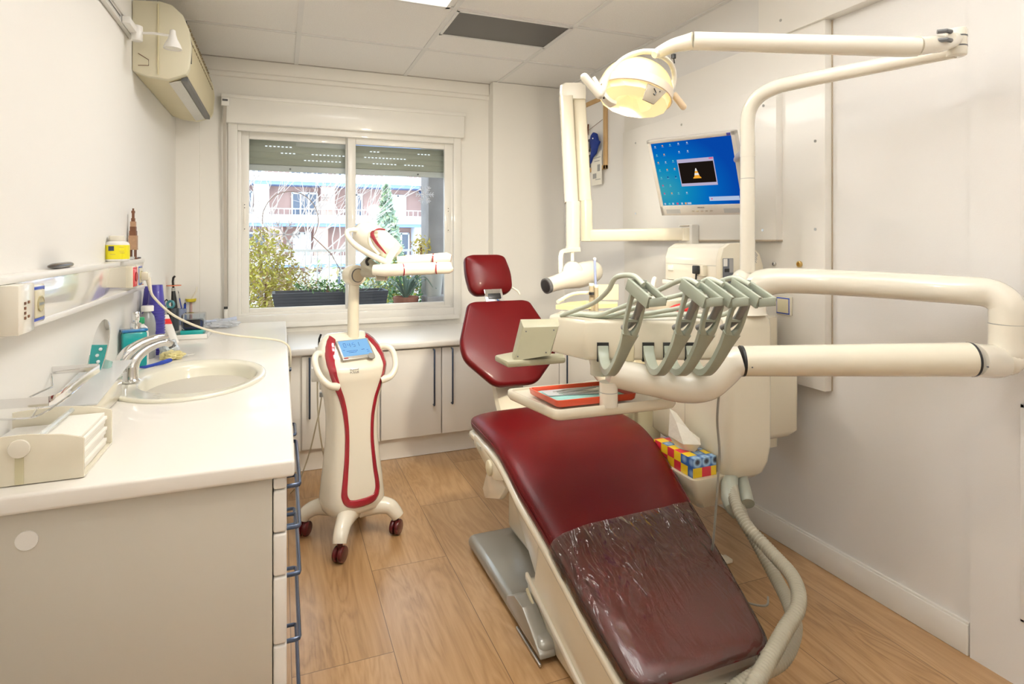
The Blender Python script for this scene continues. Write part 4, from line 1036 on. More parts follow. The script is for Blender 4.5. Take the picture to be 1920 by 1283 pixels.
nb = spatch('notice_balloon', emis('balloon', (.45, .55, .75), 1), .62, .98, .055, .12)
m = MB(); m.mi = 0; mbx(m, SX(.645), SX(.66), SY(.078), SY(.098), -.0033, -.003); m.build('notice_dot', ic[3], scr)
text('brand_lettering', 'HICHOR', .0085, FM @ Matrix.Translation((.0, -MH/2+.036, .0006)), PRINT, mo)
m = MB()
for i in range(5): mbx(m, -.045+i*.021, -.033+i*.021, -MH/2+.019, -MH/2+.0225, -.001, .0012)
m.build('bezel_button', CHROME, mo)
m = MB()
for sx in (-1, 1): mbx(m, sx*.135-.034, sx*.135+.034, -MH/2+.010, -MH/2+.030, -.001, .0006)
m.build('speaker_grille', MGREY, mo)
m = MB(); mbx(m, SX(.955), SX(1.0), SY(1.005), SY(1.045), -.001, .0006); m.build('corner_sticker', NAVY, mo)
MR = MC+r2*.13-nrm*.045; m = MB(); m.tube([MR, MR-nrm*.04, Vector((PX+.05, PY+.10, MC.z+.06)), Vector((PX+.005, PY+.02, MC.z+.06))], .013, n=12, smooth=4); m.build('mount_arm', SILV, mo)
m = MB(); m.lathe([(.0275, -.02), (.0275, .02)], Matrix.Translation((PX, PY, MC.z+.06)), 20); m.build('mount_collar', CREAMW, mo)

# ------------------------------------------------------------------ x-ray set on the right wall
x = thing('xray_machine', 'cream wall mounted dental x-ray set with folding arm and cone head', 'x-ray machine', (1.95, 2.45, 1.35))
m = MB(); W1 = Vector((1.93, 2.46, 1.352)); W2 = at(1093, 442, 3.28)
m.strip([W1, W2], .066, .058, (0, 0, 1)); m.cyl(W1+Vector((0, 0, -.033)), W1+Vector((0, 0, .033)), .033, 20); m.build('wall_arm', CREAM, x, sharp=50)
m = MB(); m.bx(1.92, 1.966, 2.41, 2.52, 1.305, 1.40, .006); m.build('wall_plate', WHITEP, x)
m = MB(); m.bx(1.915, 1.925, 2.43, 2.50, 1.392, 1.396); m.build('plate_edge', EDGE, x)
def bar4(m, a, b_, w, d, n=0): m.strip([a, b_], w, d, CR)
m = MB(); bar4(m, at(1085, 185, 3.32), at(1096, 378, 3.26), .070, .075); m.build('upper_arm_right', CREAM, x, sharp=50)
m = MB(); bar4(m, at(1061, 183, 3.28), at(1071, 380, 3.22), .072, .075); m.build('upper_arm_left', CREAM, x, sharp=50)
m = MB(); q_ = at(1073, 178, 3.30); m.strip([q_+CR*.0+Vector((0, 0, .058)), q_+Vector((0, 0, .045)), q_+Vector((0, 0, .0)), q_-Vector((0, 0, .03))], [.10, .142, .146, .142], .085, CR); m.build('top_joint', CREAMW, x)
m = MB(); m.strip([at(1074, 200, 3.25), at(1078, 300, 3.22), at(1084, 420, 3.20)], .007, .006, CR); m.build('gap_cable', mat('gap_brown', (.16, .13, .10), .7), x)
m = MB(); bar4(m, at(1074, 378, 3.20), at(1074, 468, 3.20), .072, .070); m.cyl(at(1074, 462, 3.20), at(1074, 470, 3.20), .040, 20); m.build('lower_joint', CREAM, x, sharp=50)
m = MB(); bar4(m, at(1098, 376, 3.26), at(1099, 452, 3.26), .066, .066); m.build('elbow_post', CREAM, x, sharp=50)
m = MB(); m.strip([at(1086, 468, 3.18), at(1062, 470, 3.15), at(1052, 476, 3.13), at(1051, 500, 3.12), at(1052, 520, 3.12)], .030, .024, CF, smooth=4); m.strip([at(1073, 470, 3.17), at(1073, 495, 3.15), at(1072, 508, 3.13)], .018, .018, CF); m.build('yoke', CREAMW, x)
hA = at(1121, 506, 3.20); hB = at(1026, 536, 3.00); hd_ = hB-hA
m = MB(); R_ = [(0, .030), (.03, .050), (.12, .062), (.30, .068), (.45, .064), (.60, .053), (.72, .044), (.88, .040), (1.0, .040)]
m.tube([hA+hd_*t for t, r in R_], [r for t, r in R_], n=28, smooth=3); m.build('tube_head', CREAMW, x, sharp=60)
m = MB(); m.tube([hA+hd_*.98, hA+hd_*1.03], .0405, n=28); m.build('cone_rim', DGREY, x)
m = MB(); m.lathe([(.034, 0), (.033, .001)], frame(hA+hd_*1.031, CR, Vector((0, 0, 1))) if False else (hd_.to_track_quat('Z', 'Y').to_matrix().to_4x4()), 24)
bmesh.ops.translate(m.b, vec=hA+hd_*1.031, verts=m.b.verts); m.build('cone_opening', BLACK, x)
m = MB(); c0 = at(1072, 508, 3.12); m.cyl(c0-CF*.06, c0+CF*.02, .052, 28, bev=.01); m.build('head_hub', CREAMW, x)
m = MB(); m.tube([c0-CF*.0+ (CR*math.cos(t)+Vector((0, 0, 1))*math.sin(t))*.053-CF*.045 for t in [PI*.45+PI*.55*k/12 for k in range(13)]], .0022, n=6); m.build('dial_mark', MGREY, x)

# ------------------------------------------------------------------ steriliser on the wall shelf
t = thing('autoclave', 'cream tabletop steriliser under the white wall board behind the instruments', 'autoclave', (1.82, 2.15, 1.12))
m = MB()
prof = [(1.70, 1.135), (1.70, 1.24), (1.715, 1.285), (1.75, 1.305), (1.80, 1.308), (1.86, 1.295), (1.905, 1.26), (1.925, 1.21), (1.93, 1.135)]
MY = Matrix(((1, 0, 0, 0), (0, 0, 1, 0), (0, 1, 0, 0), (0, 0, 0, 1)))
m.prism(prof, 2.33-1.975, Matrix.Translation((0, 1.975, 0)) @ MY, .008); m.build('casing', CREAMW, t, sharp=30)
m = MB(); m.prism([(a+(.004 if a > 1.8 else -.0), b_+.003) for a, b_ in prof], .03, Matrix.Translation((0, 1.95, 0)) @ MY, .004); m.build('end_cover', CREAM, t, sharp=30)
m = MB(); m.bx(1.699, 1.7012, 1.98, 2.32, 1.212, 1.2135); m.build('door_seam', MGREY, t)
m = MB(); m.bx(1.692, 1.703, 2.265, 2.30, 1.180, 1.205, .003); m.build('latch', WHITEP, t)
m = MB(); m.bx(1.672, 1.704, 2.03, 2.075, 1.165, 1.215, .008); m.build('socket_boss', CREAM, t)
m = MB(); m.bx(1.660, 1.675, 2.045, 2.085, 1.175, 1.212, .005); m.tube([(1.668, 2.065, 1.178), (1.668, 2.067, 1.14)], .004, n=8); m.build('plug', BLACK, t)
m = MB(); m.bx(1.710, 1.765, 1.9475, 1.951, 1.14, 1.245, .002); pn = m.build('control_panel', mat('panel_slate', (.14, .15, .17), .4), t)
m = MB(); m.bx(1.712, 1.732, 1.9460, 1.948, 1.212, 1.243); m.build('panel_label', WHITEP, pn)
m = MB(); m.bx(1.718, 1.742, 1.9460, 1.948, 1.188, 1.202); m.build('display', BLACK, pn)
m = MB(); m.bx(1.742, 1.763, 1.9460, 1.948, 1.185, 1.243); m.build('keys', MGREY, pn)
m = MB()
for i, (a, w) in enumerate(((0, .028), (.008, .022), (.016, .026), (.024, .018), (.032, .024))): m.box((1.888-a*.15, 1.9495, 1.265-a), (w, .0012, .0028), rot=(0, .9, 0))
for i in range(6): m.bx(1.852, 1.868, 1.949, 1.9500, 1.185+i*.009, 1.190+i*.009)
m.build('printed_label', MGREY, t)
tag(MB().bx(1.69, 2.0, 1.96, 2.34, 1.115, 1.134, .003).build('wall_shelf', BOARD), 'white wall shelf under the steriliser', 'shelf')

# ------------------------------------------------------------------ assistant holder behind the instrument head
t = thing('saliva_ejector_holder', 'cream tray holder with tall blue ejector tube between the x-ray cone and hoses', 'holder', tuple(at(1110, 640, 2.55)))
m = MB(); P = [at(u_, v_, d_) for u_, v_, d_ in ((1042, 566, 2.50), (1075, 567, 2.46), (1115, 562, 2.52), (1158, 562, 2.56), (1158, 546, 2.62), (1098, 552, 2.68), (1068, 556, 2.62))]
z0 = 1.045
m.rings([[Vector((p.x, p.y, z0-.018)) for p in P], [Vector((p.x, p.y, z0)) for p in P], [Vector((p.x, p.y, z0))*.94+Vector((sum(q.x for q in P)/7, sum(q.y for q in P)/7, z0))*.06 for p in P], [Vector((p.x, p.y, z0))*.9+Vector((sum(q.x for q in P)/7, sum(q.y for q in P)/7, z0))*.1-Vector((0, 0, .014)) for p in P]])
m.build('holder_tray', mat('holder_yellow', (.72, .60, .32), .35, coat=.3), t, sharp=30)
m = MB(); m.tube([at(1046, 566, 2.5), at(1072, 552, 2.62), at(1100, 549, 2.68), at(1120, 550, 2.6)], .008, n=8, smooth=5); m.build('tray_lip', CREAM, t)
for u_, v0, v1, r_ in ((1109, 535, 605, .0105), (1118, 538, 610, .0095)):
    m = MB(); m.cyl(at(u_, v1, 2.52), at(u_, v0, 2.52), r_, 14); m.build('nozzle', mat('nozzle_taupe', (.45, .38, .26), .35, metal=.3), t)
    m = MB(); m.cyl(at(u_, v0+2, 2.52), at(u_, v0-4, 2.52), r_*1.05, 14, bev=.002); m.build('nozzle_cap', CREAM, t)
m = MB(); m.cyl(at(1109, 553, 2.505), at(1109, 548, 2.505), .0115, 12); m.build('nozzle_ring', BLACK, t)
m = MB(); m.cyl(at(1117, 540, 2.52), at(1115, 487, 2.52), .0058, 12); m.build('ejector_tube', mat('ejector_blue', (.26, .30, .46), .35), t)
m = MB(); m.sphere(at(1115, 486, 2.52), .0075); m.build('ejector_tip', WHITEP, t)
m = MB(); m.bx(0, .001, 0, .001, 0, .001); m.b.free(); m = MB(); m.prism([(0, 0), (.10, 0), (.10, .07), (0, .07)], .012, frame(at(1118, 562, 2.70), CR, Vector((0, 0, 1)))); m.build('rear_plate', IVORY, t)
m = MB(); m.tube([at(1115, 600, 2.53), at(1120, 700, 2.55), (1.45, 2.20, .60)], .022, n=12, smooth=4); m.build('support_post', CREAM, t)

# ------------------------------------------------------------------ tissue box
t = thing('tissue_box', 'red yellow and blue checked tissue box on the unit shelf', 'tissue box', (1.43, 1.84, .463))
def tissue_mat():
    m = bpy.data.materials.new('checked_card'); m.use_nodes = True; nt = m.node_tree; N = nt.nodes; L = nt.links; b = N['Principled BSDF']
    tc = N.new('ShaderNodeTexCoord'); mp = N.new('ShaderNodeMapping'); mp.inputs['Location'].default_value = (.013, .01, .004); L.new(tc.outputs['Object'], mp.inputs[0])
    sc = N.new('ShaderNodeVectorMath'); sc.operation = 'SCALE'; sc.inputs['Scale'].default_value = 25; L.new(mp.outputs[0], sc.inputs[0])
    fl = N.new('ShaderNodeVectorMath'); fl.operation = 'FLOOR'; L.new(sc.outputs[0], fl.inputs[0])
    wn = N.new('ShaderNodeTexWhiteNoise'); L.new(fl.outputs[0], wn.inputs['Vector'])
    ck = N.new('ShaderNodeTexChecker'); ck.inputs['Scale'].default_value = 25; L.new(mp.outputs[0], ck.inputs['Vector']); ck.inputs[1].default_value = (.62, .03, .05, 1); ck.inputs[2].default_value = (.86, .60, .02, 1)
    frc = N.new('ShaderNodeVectorMath'); frc.operation = 'FRACTION'; L.new(sc.outputs[0], frc.inputs[0])
    ds = N.new('ShaderNodeVectorMath'); ds.operation = 'DISTANCE'; L.new(frc.outputs[0], ds.inputs[0]); ds.inputs[1].default_value = (.5, .5, .5)
    rp = N.new('ShaderNodeValToRGB'); L.new(ds.outputs['Value'], rp.inputs[0]); e = rp.color_ramp.elements; e[0].position = .25; e[0].color = (.01, .01, .03, 1); e[1].position = .62; e[1].color = (.02, .10, .35, 1); q = e.new(.42); q.color = (.35, .55, .75, 1)
    gt = N.new('ShaderNodeMath'); gt.operation = 'GREATER_THAN'; gt.inputs[1].default_value = .70; L.new(wn.outputs['Value'], gt.inputs[0])
    mx = N.new('ShaderNodeMix'); mx.data_type = 'RGBA'; L.new(gt.outputs[0], mx.inputs[0]); L.new(ck.outputs[0], mx.inputs[6]); L.new(rp.outputs[0], mx.inputs[7])
    L.new(mx.outputs[2], b.inputs['Base Color']); b.inputs['Roughness'].default_value = .35; return m
m = MB(); m.bx(1.376, 1.482, 1.722, 1.960, .4635, .533, .002); m.build('box', tissue_mat(), t)
m = MB()
pr = [(1.395, 1.80), (1.430, 1.745), (1.462, 1.79), (1.462, 1.90), (1.43, 1.93), (1.395, 1.89)]
m.rings([[Vector((x_, y_, .532)) for x_, y_ in [(1.41, 1.81), (1.43, 1.78), (1.45, 1.81), (1.45, 1.88), (1.43, 1.90), (1.41, 1.87)]],
         [Vector((x_, y_, z_)) for (x_, y_), z_ in zip(pr, (.56, .572, .578, .575, .56, .565))],
         [Vector(p) for p in ((1.40, 1.85, .63), (1.425, 1.815, .615), (1.445, 1.84, .60), (1.44, 1.90, .645), (1.42, 1.915, .66), (1.405, 1.895, .662))]])
m.build('tissue', mat('tissue_paper', (.84, .80, .68), .9, bump=.4, bscale=30), t, sharp=20)
m = MB(); m.lathe([(.03, 0), (.03, .0006)], Matrix.Translation((1.43, 1.84, .5332)) @ Matrix.Diagonal((.9, 1.6, 1, 1)), 20); m.build('opening_film', mat('film_edge', (.5, .65, .68), .3), t)

# ------------------------------------------------------------------ pin board on the right wall
t = thing('pin_board', 'white board with pine frame high on the right wall behind the x-ray arm', 'pin board', (2.03, 3.7, 2.0))
MB().bx(2.026, 2.038, 3.45, 3.98, 1.82, 2.27).build('board_sheet', WALLR, t)
m = MB(); m.bx(2.018, 2.038, 3.42, 3.452, 1.80, 2.30, .003); m.bx(2.018, 2.038, 3.97, 4.0, 1.80, 2.30, .003); m.bx(2.018, 2.038, 3.42, 4.0, 2.268, 2.30, .003); m.bx(2.018, 2.038, 3.42, 4.0, 1.80, 1.828, .003); m.build('frame', WOODF, t)
m = MB(); m.tube([(2.016, 3.455, 2.135), (2.016, 3.70, 2.085), (2.016, 3.96, 2.12)], .0015, n=5); m.build('string', BROWN, t)
def note(nm, lb, cat, y0, y1, z0, z1, mt, dx=.0, mark=None):
    t = thing(nm, lb, cat, (2.02, (y0+y1)/2, z0))
    m = MB(); m.bx(2.0165-dx, 2.0180-dx, y0, y1, z0, z1); m.build('sheet', mt, t)
    if mark:
        m = MB()
        for a, b_, c_2, d_2 in mark: m.bx(2.0155-dx, 2.0166-dx, y0+(y1-y0)*a, y0+(y1-y0)*b_, z0+(z1-z0)*c_2, z0+(z1-z0)*d_2)
        m.build('print', MGREY, t)
note('paper_note', 'white paper note with faint print hanging lowest on the pin board', 'note', 3.46, 3.60, 1.70, 1.93, PAPER, .004, [(.1, .8, .8, .82), (.2, .7, .7, .72), (.15, .4, .4, .6), (.5, .85, .2, .35), (.1, .6, .15, .17)])
note('photo_print', 'dark small photo print at the bottom left of the pin board', 'photo', 3.61, 3.68, 1.83, 1.92, BLACK, .006, [(.2, .8, .2, .8)])
note('photo_print', 'dark rimmed photo print above the other photo on the pin board', 'photo', 3.61, 3.70, 1.94, 2.03, BLACK, .006, [(.2, .8, .2, .8)])
for y_, z_, lb in ((3.70, 2.09, 'brown clothes peg left on the string'), (3.645, 2.10, 'brown clothes peg right on the string')):
    m = MB(); m.box((2.010, y_, z_), (.006, .012, .075), rot=(.15, 0, 0)); m.box((2.008, y_+.012, z_-.015), (.006, .008, .04), rot=(.5, 0, 0)); tag(m.build('clothes_peg', BROWN), lb+' of the pin board', 'peg')
t = thing('hanging_toy', 'blue felt bird shaped toy hanging on the pin board frame', 'toy', (2.0, 3.50, 1.88))
m = MB(); FB = frame((2.0, 3.515, 1.985), (0, -1, 0), (0, 0, 1))
m.prism([(-.055, -.14), (-.035, -.04), (-.055, .01), (-.045, .055), (-.01, .075), (.03, .06), (.05, .01), (.075, .0), (.045, -.03), (.02, -.075), (-.03, -.10)], .022, FB, .008); m.build('body', mat('blue_felt', (.012, .035, .22), .9), t)
m = MB(); p = FB @ Vector((.0, .03, .0)); m.sphere(p-Vector((.002, 0, 0)), .005); m.sphere(p+Vector((-.024, 0, 0)), .005); m.build('eye', WHITEP, t)
# ------------------------------------------------------------------ whitening lamp stand
CT = (.295, 2.70, 0); CRZ = .28
ct = thing('whitening_lamp_stand', 'cream and crimson whitening lamp stand on castors by the window', 'medical stand', CT, CRZ)
CM = wm(ct)
# body sections: z, half width, half depth front, y shift, exponent
SEC = [(.125, .085, .070, .0), (.14, .125, .10, 0), (.18, .135, .115, 0), (.25, .128, .110, 0), (.34, .118, .100, 0), (.45, .108, .092, .0), (.55, .108, .090, .0), (.62, .116, .094, .0), (.68, .130, .102, .0), (.73, .142, .112, .0),
       (.765, .148, .116, .004), (.80, .146, .104, .018), (.835, .138, .084, .034), (.865, .124, .062, .050), (.885, .106, .042, .062), (.900, .085, .022, .074), (.903, .06, .012, .078)]
def sec(z):
    for a, b in zip(SEC[:-1], SEC[1:]):
        if a[0] <= z <= b[0]:
            t = (z-a[0])/(b[0]-a[0]); t = t*t*(3-2*t)*.5+t*.5
            return [x+(y-x)*t for x, y in zip(a, b)]
    return SEC[-1] if z > SEC[-1][0] else SEC[0]
def body_pt(ang, z, off=0):
    _, w, d, y = sec(z); c, s_ = math.cos(ang), math.sin(ang); e = 3.0
    return Vector((math.copysign(abs(c)**(2/e), c)*(w+off), y+math.copysign(abs(s_)**(2/e), s_)*(d+off), z))
def front(x, z, off=.0):
    _, w, d, y = sec(z); t = min(.999, abs(x)/w); return Vector((x, y-(d*(1-t**3)**(1/3))-off, z+off*(.8 if z > .77 else 0)))
zs = []
for a, b in zip(SEC[:-1], SEC[1:]):
    for k in range(3): zs.append(a[0]+(b[0]-a[0])*k/3)
zs.append(SEC[-1][0])
m = MB(); m.rings([[CM @ body_pt(2*PI*k/48, z) for k in range(48)] for z in zs]); m.build('body', CREAMW, ct, sharp=70)
# crimson lyre shaped strip wrapped on the front
def lyre(sgn):
    return [(sgn*x, z) for x, z in ((.082, .893), (.106, .868), (.124, .83), (.130, .79), (.124, .745), (.106, .69), (.084, .63), (.069, .56), (.063, .48), (.066, .40), (.074, .32), (.082, .26), (.083, .225), (.070, .195), (.040, .180), (0, .176))]
wid = [.022, .030, .032, .028, .024, .022, .020, .018, .017, .018, .020, .022, .026, .030, .034, .036]
m = MB()
for sgn in (-1, 1):
    P = lyre(sgn); V, W_ = spline([Vector((a, b, 0)) for a, b in P], wid, 5)
    R = []
    for i in range(len(V)):
        a = V[max(i-1, 0)]; b = V[min(i+1, len(V)-1)]; T = (b-a).normalized(); n_ = Vector((T.y, -T.x, 0))
        if n_.x*sgn > 0: n_ = -n_
        r = []
        for t, of in ((0, .0005), (.03, .0035), (.35, .0045), (.7, .0045), (.97, .0035), (1, .0005)):
            q = V[i]+n_*(W_[i]*(t-.15)); r.append(CM @ front(max(-.97*sec(q.y)[1], min(.97*sec(q.y)[1], q.x)), q.y, of))
        R.append(r)
    m.rings(R, caps=False, closed=False)
m.build('crimson_strip', RED, ct, sharp=80)
# screen in the sloping top
sl = (front(0, .875)-front(0, .80)).normalized(); SF = frame(CM @ (front(-.005, .835)+Vector((0, -.006, .006))), CM.to_3x3() @ Vector((1, 0, .0)), CM.to_3x3() @ sl)
m = MB(); m.box((0, .004, -.004), (.150, .112, .014), bev=.005, M=SF); so = m.build('screen_frame', mat('screen_silver', (.42, .40, .36), .3, metal=.4), ct)
m = MB(); m.box((0, .009, .0035), (.132, .088, .002), M=SF); lc = m.build('lcd_screen', LCD, so)
m = MB()
SEG = {'0': 'abcdef', '4': 'bcfg', '5': 'acdfg', '1': 'bc'}
def digit(m, ch_, x, y, w, h):
    t = w*.2; g = dict(a=(0, h, w, t), d=(0, 0, w, t), g=(0, h/2, w, t), f=(-w/2, h*.75, t, h/2), b=(w/2, h*.75, t, h/2), e=(-w/2, h*.25, t, h/2), c=(w/2, h*.25, t, h/2))
    for k in SEG[ch_]:
        a, b, ww, hh = g[k]; m.box((x+a, y+b, .0048), (ww, hh, .0006), M=SF)
for i, c_ in enumerate('0451'): digit(m, c_, -.044+i*.019+(.003 if i > 1 else 0), .015, .0095, .022)
for y in (.022, .030): m.box((-.0160+.0035, y, .0048), (.002, .002, .0006), M=SF)
for x, y, w in ((-.02, -.008, .05), (.03, -.006, .014), (.05, -.01, .008), (-.02, -.016, .035), (.05, -.02, .012), (-.055, .0, .008)): m.box((x, y, .0048), (w, .0025, .0006), M=SF)
m.build('lcd_digits', mat('lcd_ink_blue', (.03, .12, .38), .5), lc)
m = MB(); m.lathe([(.017, 0), (.016, .004), (.010, .006)], SF @ Matrix.Translation((.056, -.048, .002)), 20); m.build('round_button', mat('button_grey', (.25, .24, .22), .3), so)
m = MB(); m.box((-.058, -.044, .004), (.018, .005, .002), M=SF); m.build('red_mark', mat('mark_red', (.25, .02, .02), .4), so)
LM = frame(CM @ front(-.035, .762, .0012), CM.to_3x3() @ Vector((1, -.12, 0)), Vector((0, 0, 1)))
text('lettering', 'beyond\nPOLUS', .013, LM, PRINT, ct)
# hand grips
for sg in (-1, 1):
    m = MB(); P = [(sg*.115, .03, .815), (sg*.152, .00, .832), (sg*.176, -.03, .820), (sg*.180, -.060, .785), (sg*.168, -.088, .745), (sg*.138, -.100, .712), (sg*.100, -.088, .700)]
    m.tube([CM @ Vector(p) for p in P], [.017, .014, .0135, .013, .013, .015, .018], n=14, smooth=6); m.build('hand_grip', CREAMW, ct, sharp=70)
# feet with castors
for ang, L1 in ((-2.18, .215), (-.57, .195), (2.48, .212), (1.0, .20)):
    dx, dy = math.cos(ang), math.sin(ang)
    m = MB(); m.tube([CM @ Vector(p) for p in ((dx*.04, dy*.04, .135), (dx*.10, dy*.10, .135), (dx*.16, dy*.16, .128), (dx*(L1-.008), dy*(L1-.008), .104), (dx*(L1+.008), dy*(L1+.008), .080))], [.052, .042, .034, .031, .028], n=20, smooth=5); m.build('leg', CREAMW, ct, sharp=70)
    w = Vector((dx*L1, dy*L1, .034)); ax = Vector((.75, .66, 0)) if abs(dx) < .5 else Vector((.8, -.6, 0))
    m = MB(); m.cyl(CM @ w - ax*.021, CM @ w - ax*.003, .0335, 22, bev=.006); m.cyl(CM @ w + ax*.003, CM @ w + ax*.021, .0335, 22, bev=.006)
    m.cyl(CM @ w + Vector((0, 0, .0)), CM @ (w+Vector((0, 0, .05))), .012, 12); m.build('castor', CASTOR, ct)
# column, hub, folded arm, lamp head
m = MB(); kb = at(664, 516, 2.66); cb = Vector((kb.x-.004, kb.y, .84))
m.tube([cb, Vector((cb.x, cb.y, 1.0)), kb-Vector((0, 0, .03))], [.026, .025, .023], n=20); m.build('column', CREAM, ct, sharp=60)
m = MB(); m.cyl(kb+Vector((-.012, .03, 0)), kb+Vector((.012, -.030, 0)), .047, 32, bev=.008); m.build('hub', CREAM, ct)
m = MB(); kf = kb+Vector((.012, -.030, 0)); m.cyl(kf, kf+Vector((.002, -.004, 0)), .0315, 28); m.build('hub_ring', DGREY, ct)
m = MB(); m.cyl(kf, kf+Vector((.003, -.006, 0)), .0285, 28); m.build('hub_cap', mat('hub_tan', (.62, .54, .38), .35), ct)
m = MB(); m.tube([at(684, 511, 2.62), at(700, 510, 2.55), at(725, 508, 2.50)], [.022, .025, .025], n=14); m.strip([at(683, 492, 2.55), at(712, 512, 2.52), at(716, 525, 2.52)], .045, .04, CR, smooth=3); m.build('clamp', mat('clamp_khaki', (.44, .41, .32), .4), ct)
m = MB(); m.tube([at(700, 506, 2.48), at(720, 507, 2.48), at(842, 502, 2.54), at(848, 500, 2.54)], [.022, .027, .026, .020], n=18); m.build('arm_front', CREAMW, ct, sharp=60)
m = MB(); m.tube([at(745, 492, 2.60), at(838, 484, 2.64), at(846, 485, 2.64)], [.026, .026, .018], n=18); m.build('arm_rear', CREAMW, ct, sharp=60)
m = MB(); m.tube([at(754, 506.2, 2.495), at(756, 506.1, 2.497)], .0278, n=18); m.tube([at(818, 503, 2.525), at(820, 503, 2.525)], .0272, n=18); m.tube([at(812, 486.5, 2.62), at(814, 486.5, 2.62)], .0272, n=18); m.build('arm_band', RED, ct)
m = MB(); m.tube([at(690, 497, 2.52), at(687, 490, 2.50), at(694, 483, 2.50), at(702, 486, 2.50)], .006, n=8, smooth=4); m.build('clamp_cable', BLACK, ct)
h0 = at(672, 432, 2.62); h1 = at(745, 482, 2.50); hx = (h1-h0).normalized(); hn = (Vector((-.35, -.75, .55))); HF = frame(h0.lerp(h1, .46), hx, Vector((0, 0, 1)).cross(hx)*-1)
hy = CF.cross(hx).normalized(); hy = hy if hy.z > 0 else -hy
HF = Matrix((hx, hy, hx.cross(hy))).transposed().to_4x4(); HF.translation = h0.lerp(h1, .46)
m = MB(); R = []
for x_, w, d in ((-.125, .015, .015), (-.118, .045, .035), (-.09, .068, .05), (-.04, .080, .058), (.02, .078, .056), (.07, .068, .048), (.10, .060, .04), (.112, .054, .034)):
    R.append([HF @ Vector((x_+.02*math.sin(t)*(x_ > .06), w*.86*math.sin(t), d*math.cos(t))) for t in [2*PI*k/28 for k in range(28)]])
m.rings(R); hdm = m.build('lamp_head', CREAMW, ct, sharp=70)
fz = -1 if (HF.to_3x3() @ Vector((0, 0, -1))).dot(CF) < 0 else 1
m = MB(); m.strip([at(u_, v_, d_) for u_, v_, d_ in ((722, 431, 2.512), (710, 430, 2.502), (700, 434, 2.498), (698, 441, 2.495), (706, 455, 2.488), (716, 467, 2.480), (724, 476, 2.470))], [.006, .012, .016, .016, .013, .009, .004], .004, HF.to_3x3() @ Vector((.6, .8, 0)), smooth=6)
m.build('red_arc', RED, hdm)
m = MB(); m.tube([HF @ Vector(p) for p in ((.02, .050, fz*.048), (.00, .030, fz*.060), (.03, -.01, fz*.060), (.085, -.028, fz*.045))], [.006, .009, .009, .006], n=10, smooth=6, flat=.8); m.build('head_ridge', CREAM, hdm, sharp=70)
m = MB(); m.strip([HF @ Vector(p) for p in ((.118, -.052, fz*.010), (.124, .0, fz*.024), (.118, .052, fz*.010))], .026, .022, HF.to_3x3() @ Vector((0, 0, 1)), smooth=4); m.build('light_window', emis('green_white_glow', (.72, 1, .62), 1.6), hdm)
m = MB(); m.tube([at(u_, v_, d_) for u_, v_, d_ in ((676, 432, 2.57), (660, 431, 2.55), (651, 434, 2.53), (653, 445, 2.51), (668, 461, 2.495), (690, 475, 2.485), (712, 486, 2.485), (726, 492, 2.49))], [.012, .010, .010, .011, .0125, .0135, .0135, .011], n=12, smooth=6); m.build('head_handle', CREAMW, hdm, sharp=70)
text('lettering', 'beyond', .011, frame(HF @ Vector((.025, .022, fz*.061)), CR, Vector((0, 0, 1))), PRINT, hdm)
# small curing light clipped to the stand, its two leads
t = thing('curing_light', 'slim black tipped curing light holstered on the left side of the lamp stand', 'curing light', tuple(at(598, 700, 2.78)))
m = MB(); m.box(at(593, 702, 2.78), (.045, .04, .065), bev=.004); m.build('holster', WHITEP, t)
m = MB(); m.tube([at(597, 650, 2.80), at(602, 690, 2.80), at(604, 730, 2.80)], [.014, .013, .012], n=12); m.build('handle', WHITEP, t)
m = MB(); m.tube([at(598, 648, 2.80), at(598.5, 636, 2.80), at(602, 627, 2.80)], .005, n=8); m.build('tip', BLACK, t)
m = MB(); m.tube([at(603, 736, 2.80), at(603, 744, 2.80)], .010, n=10); m.build('connector', MGREY, t)
m = MB(); m.tube([at(603, 744, 2.80), at(598, 775, 2.82), at(592, 800, 2.85), at(580, 850, 2.90), at(560, 905, 2.95), at(545, 925, 3.05)], .0035, n=8, smooth=6); m.tube([at(595, 716, 2.78), at(596, 770, 2.80), at(601, 820, 2.85), at(610, 870, 2.95)], .0035, n=8, smooth=6); m.build('lead', CORD, t)

# ------------------------------------------------------------------ air conditioner and rail lamp on the left wall
t = thing('air_conditioner', 'yellowed ivory wall air conditioner high on the left wall', 'air conditioner', (-.5, 3.6, 2.2))
AC = mat('ac_ivory', (.66, .58, .36), .4, coat=.15); AC2 = mat('ac_ivory_light', (.70, .65, .48), .4, coat=.15)
ACP = [(-.608, 2.07), (-.608, 2.375), (-.50, 2.385), (-.455, 2.375), (-.412, 2.335), (-.388, 2.27), (-.380, 2.20), (-.388, 2.10), (-.40, 2.075), (-.47, 2.045), (-.55, 2.052)]
def acp(m, y0, y1, P=ACP, bev=.0): m.prism(P, y1-y0, Matrix.Translation((0, y0, 0)) @ MY, bev)
m = MB(); acp(m, 3.03, 4.02); m.build('housing', AC, t, sharp=40)
def grow(P, k): cx = sum(p[0] for p in P)/len(P); cz = sum(p[1] for p in P)/len(P); return [(max(-.609, cx+(a-cx)*k), cz+(b-cz)*k) for a, b in P]
m = MB(); acp(m, 3.01, 3.045, grow(ACP, 1.02), .006); m.build('end_cap', AC2, t, sharp=40); m = MB(); acp(m, 4.01, 4.04, grow(ACP, 1.02), .006); m.build('end_cap', AC2, t, sharp=40)
m = MB(); m.tube([(-.404, 3.046, 2.325), (-.381, 3.046, 2.22), (-.383, 3.046, 2.13)], .0022, n=6); m.build('front_gap', BLACK, t)
m = MB()
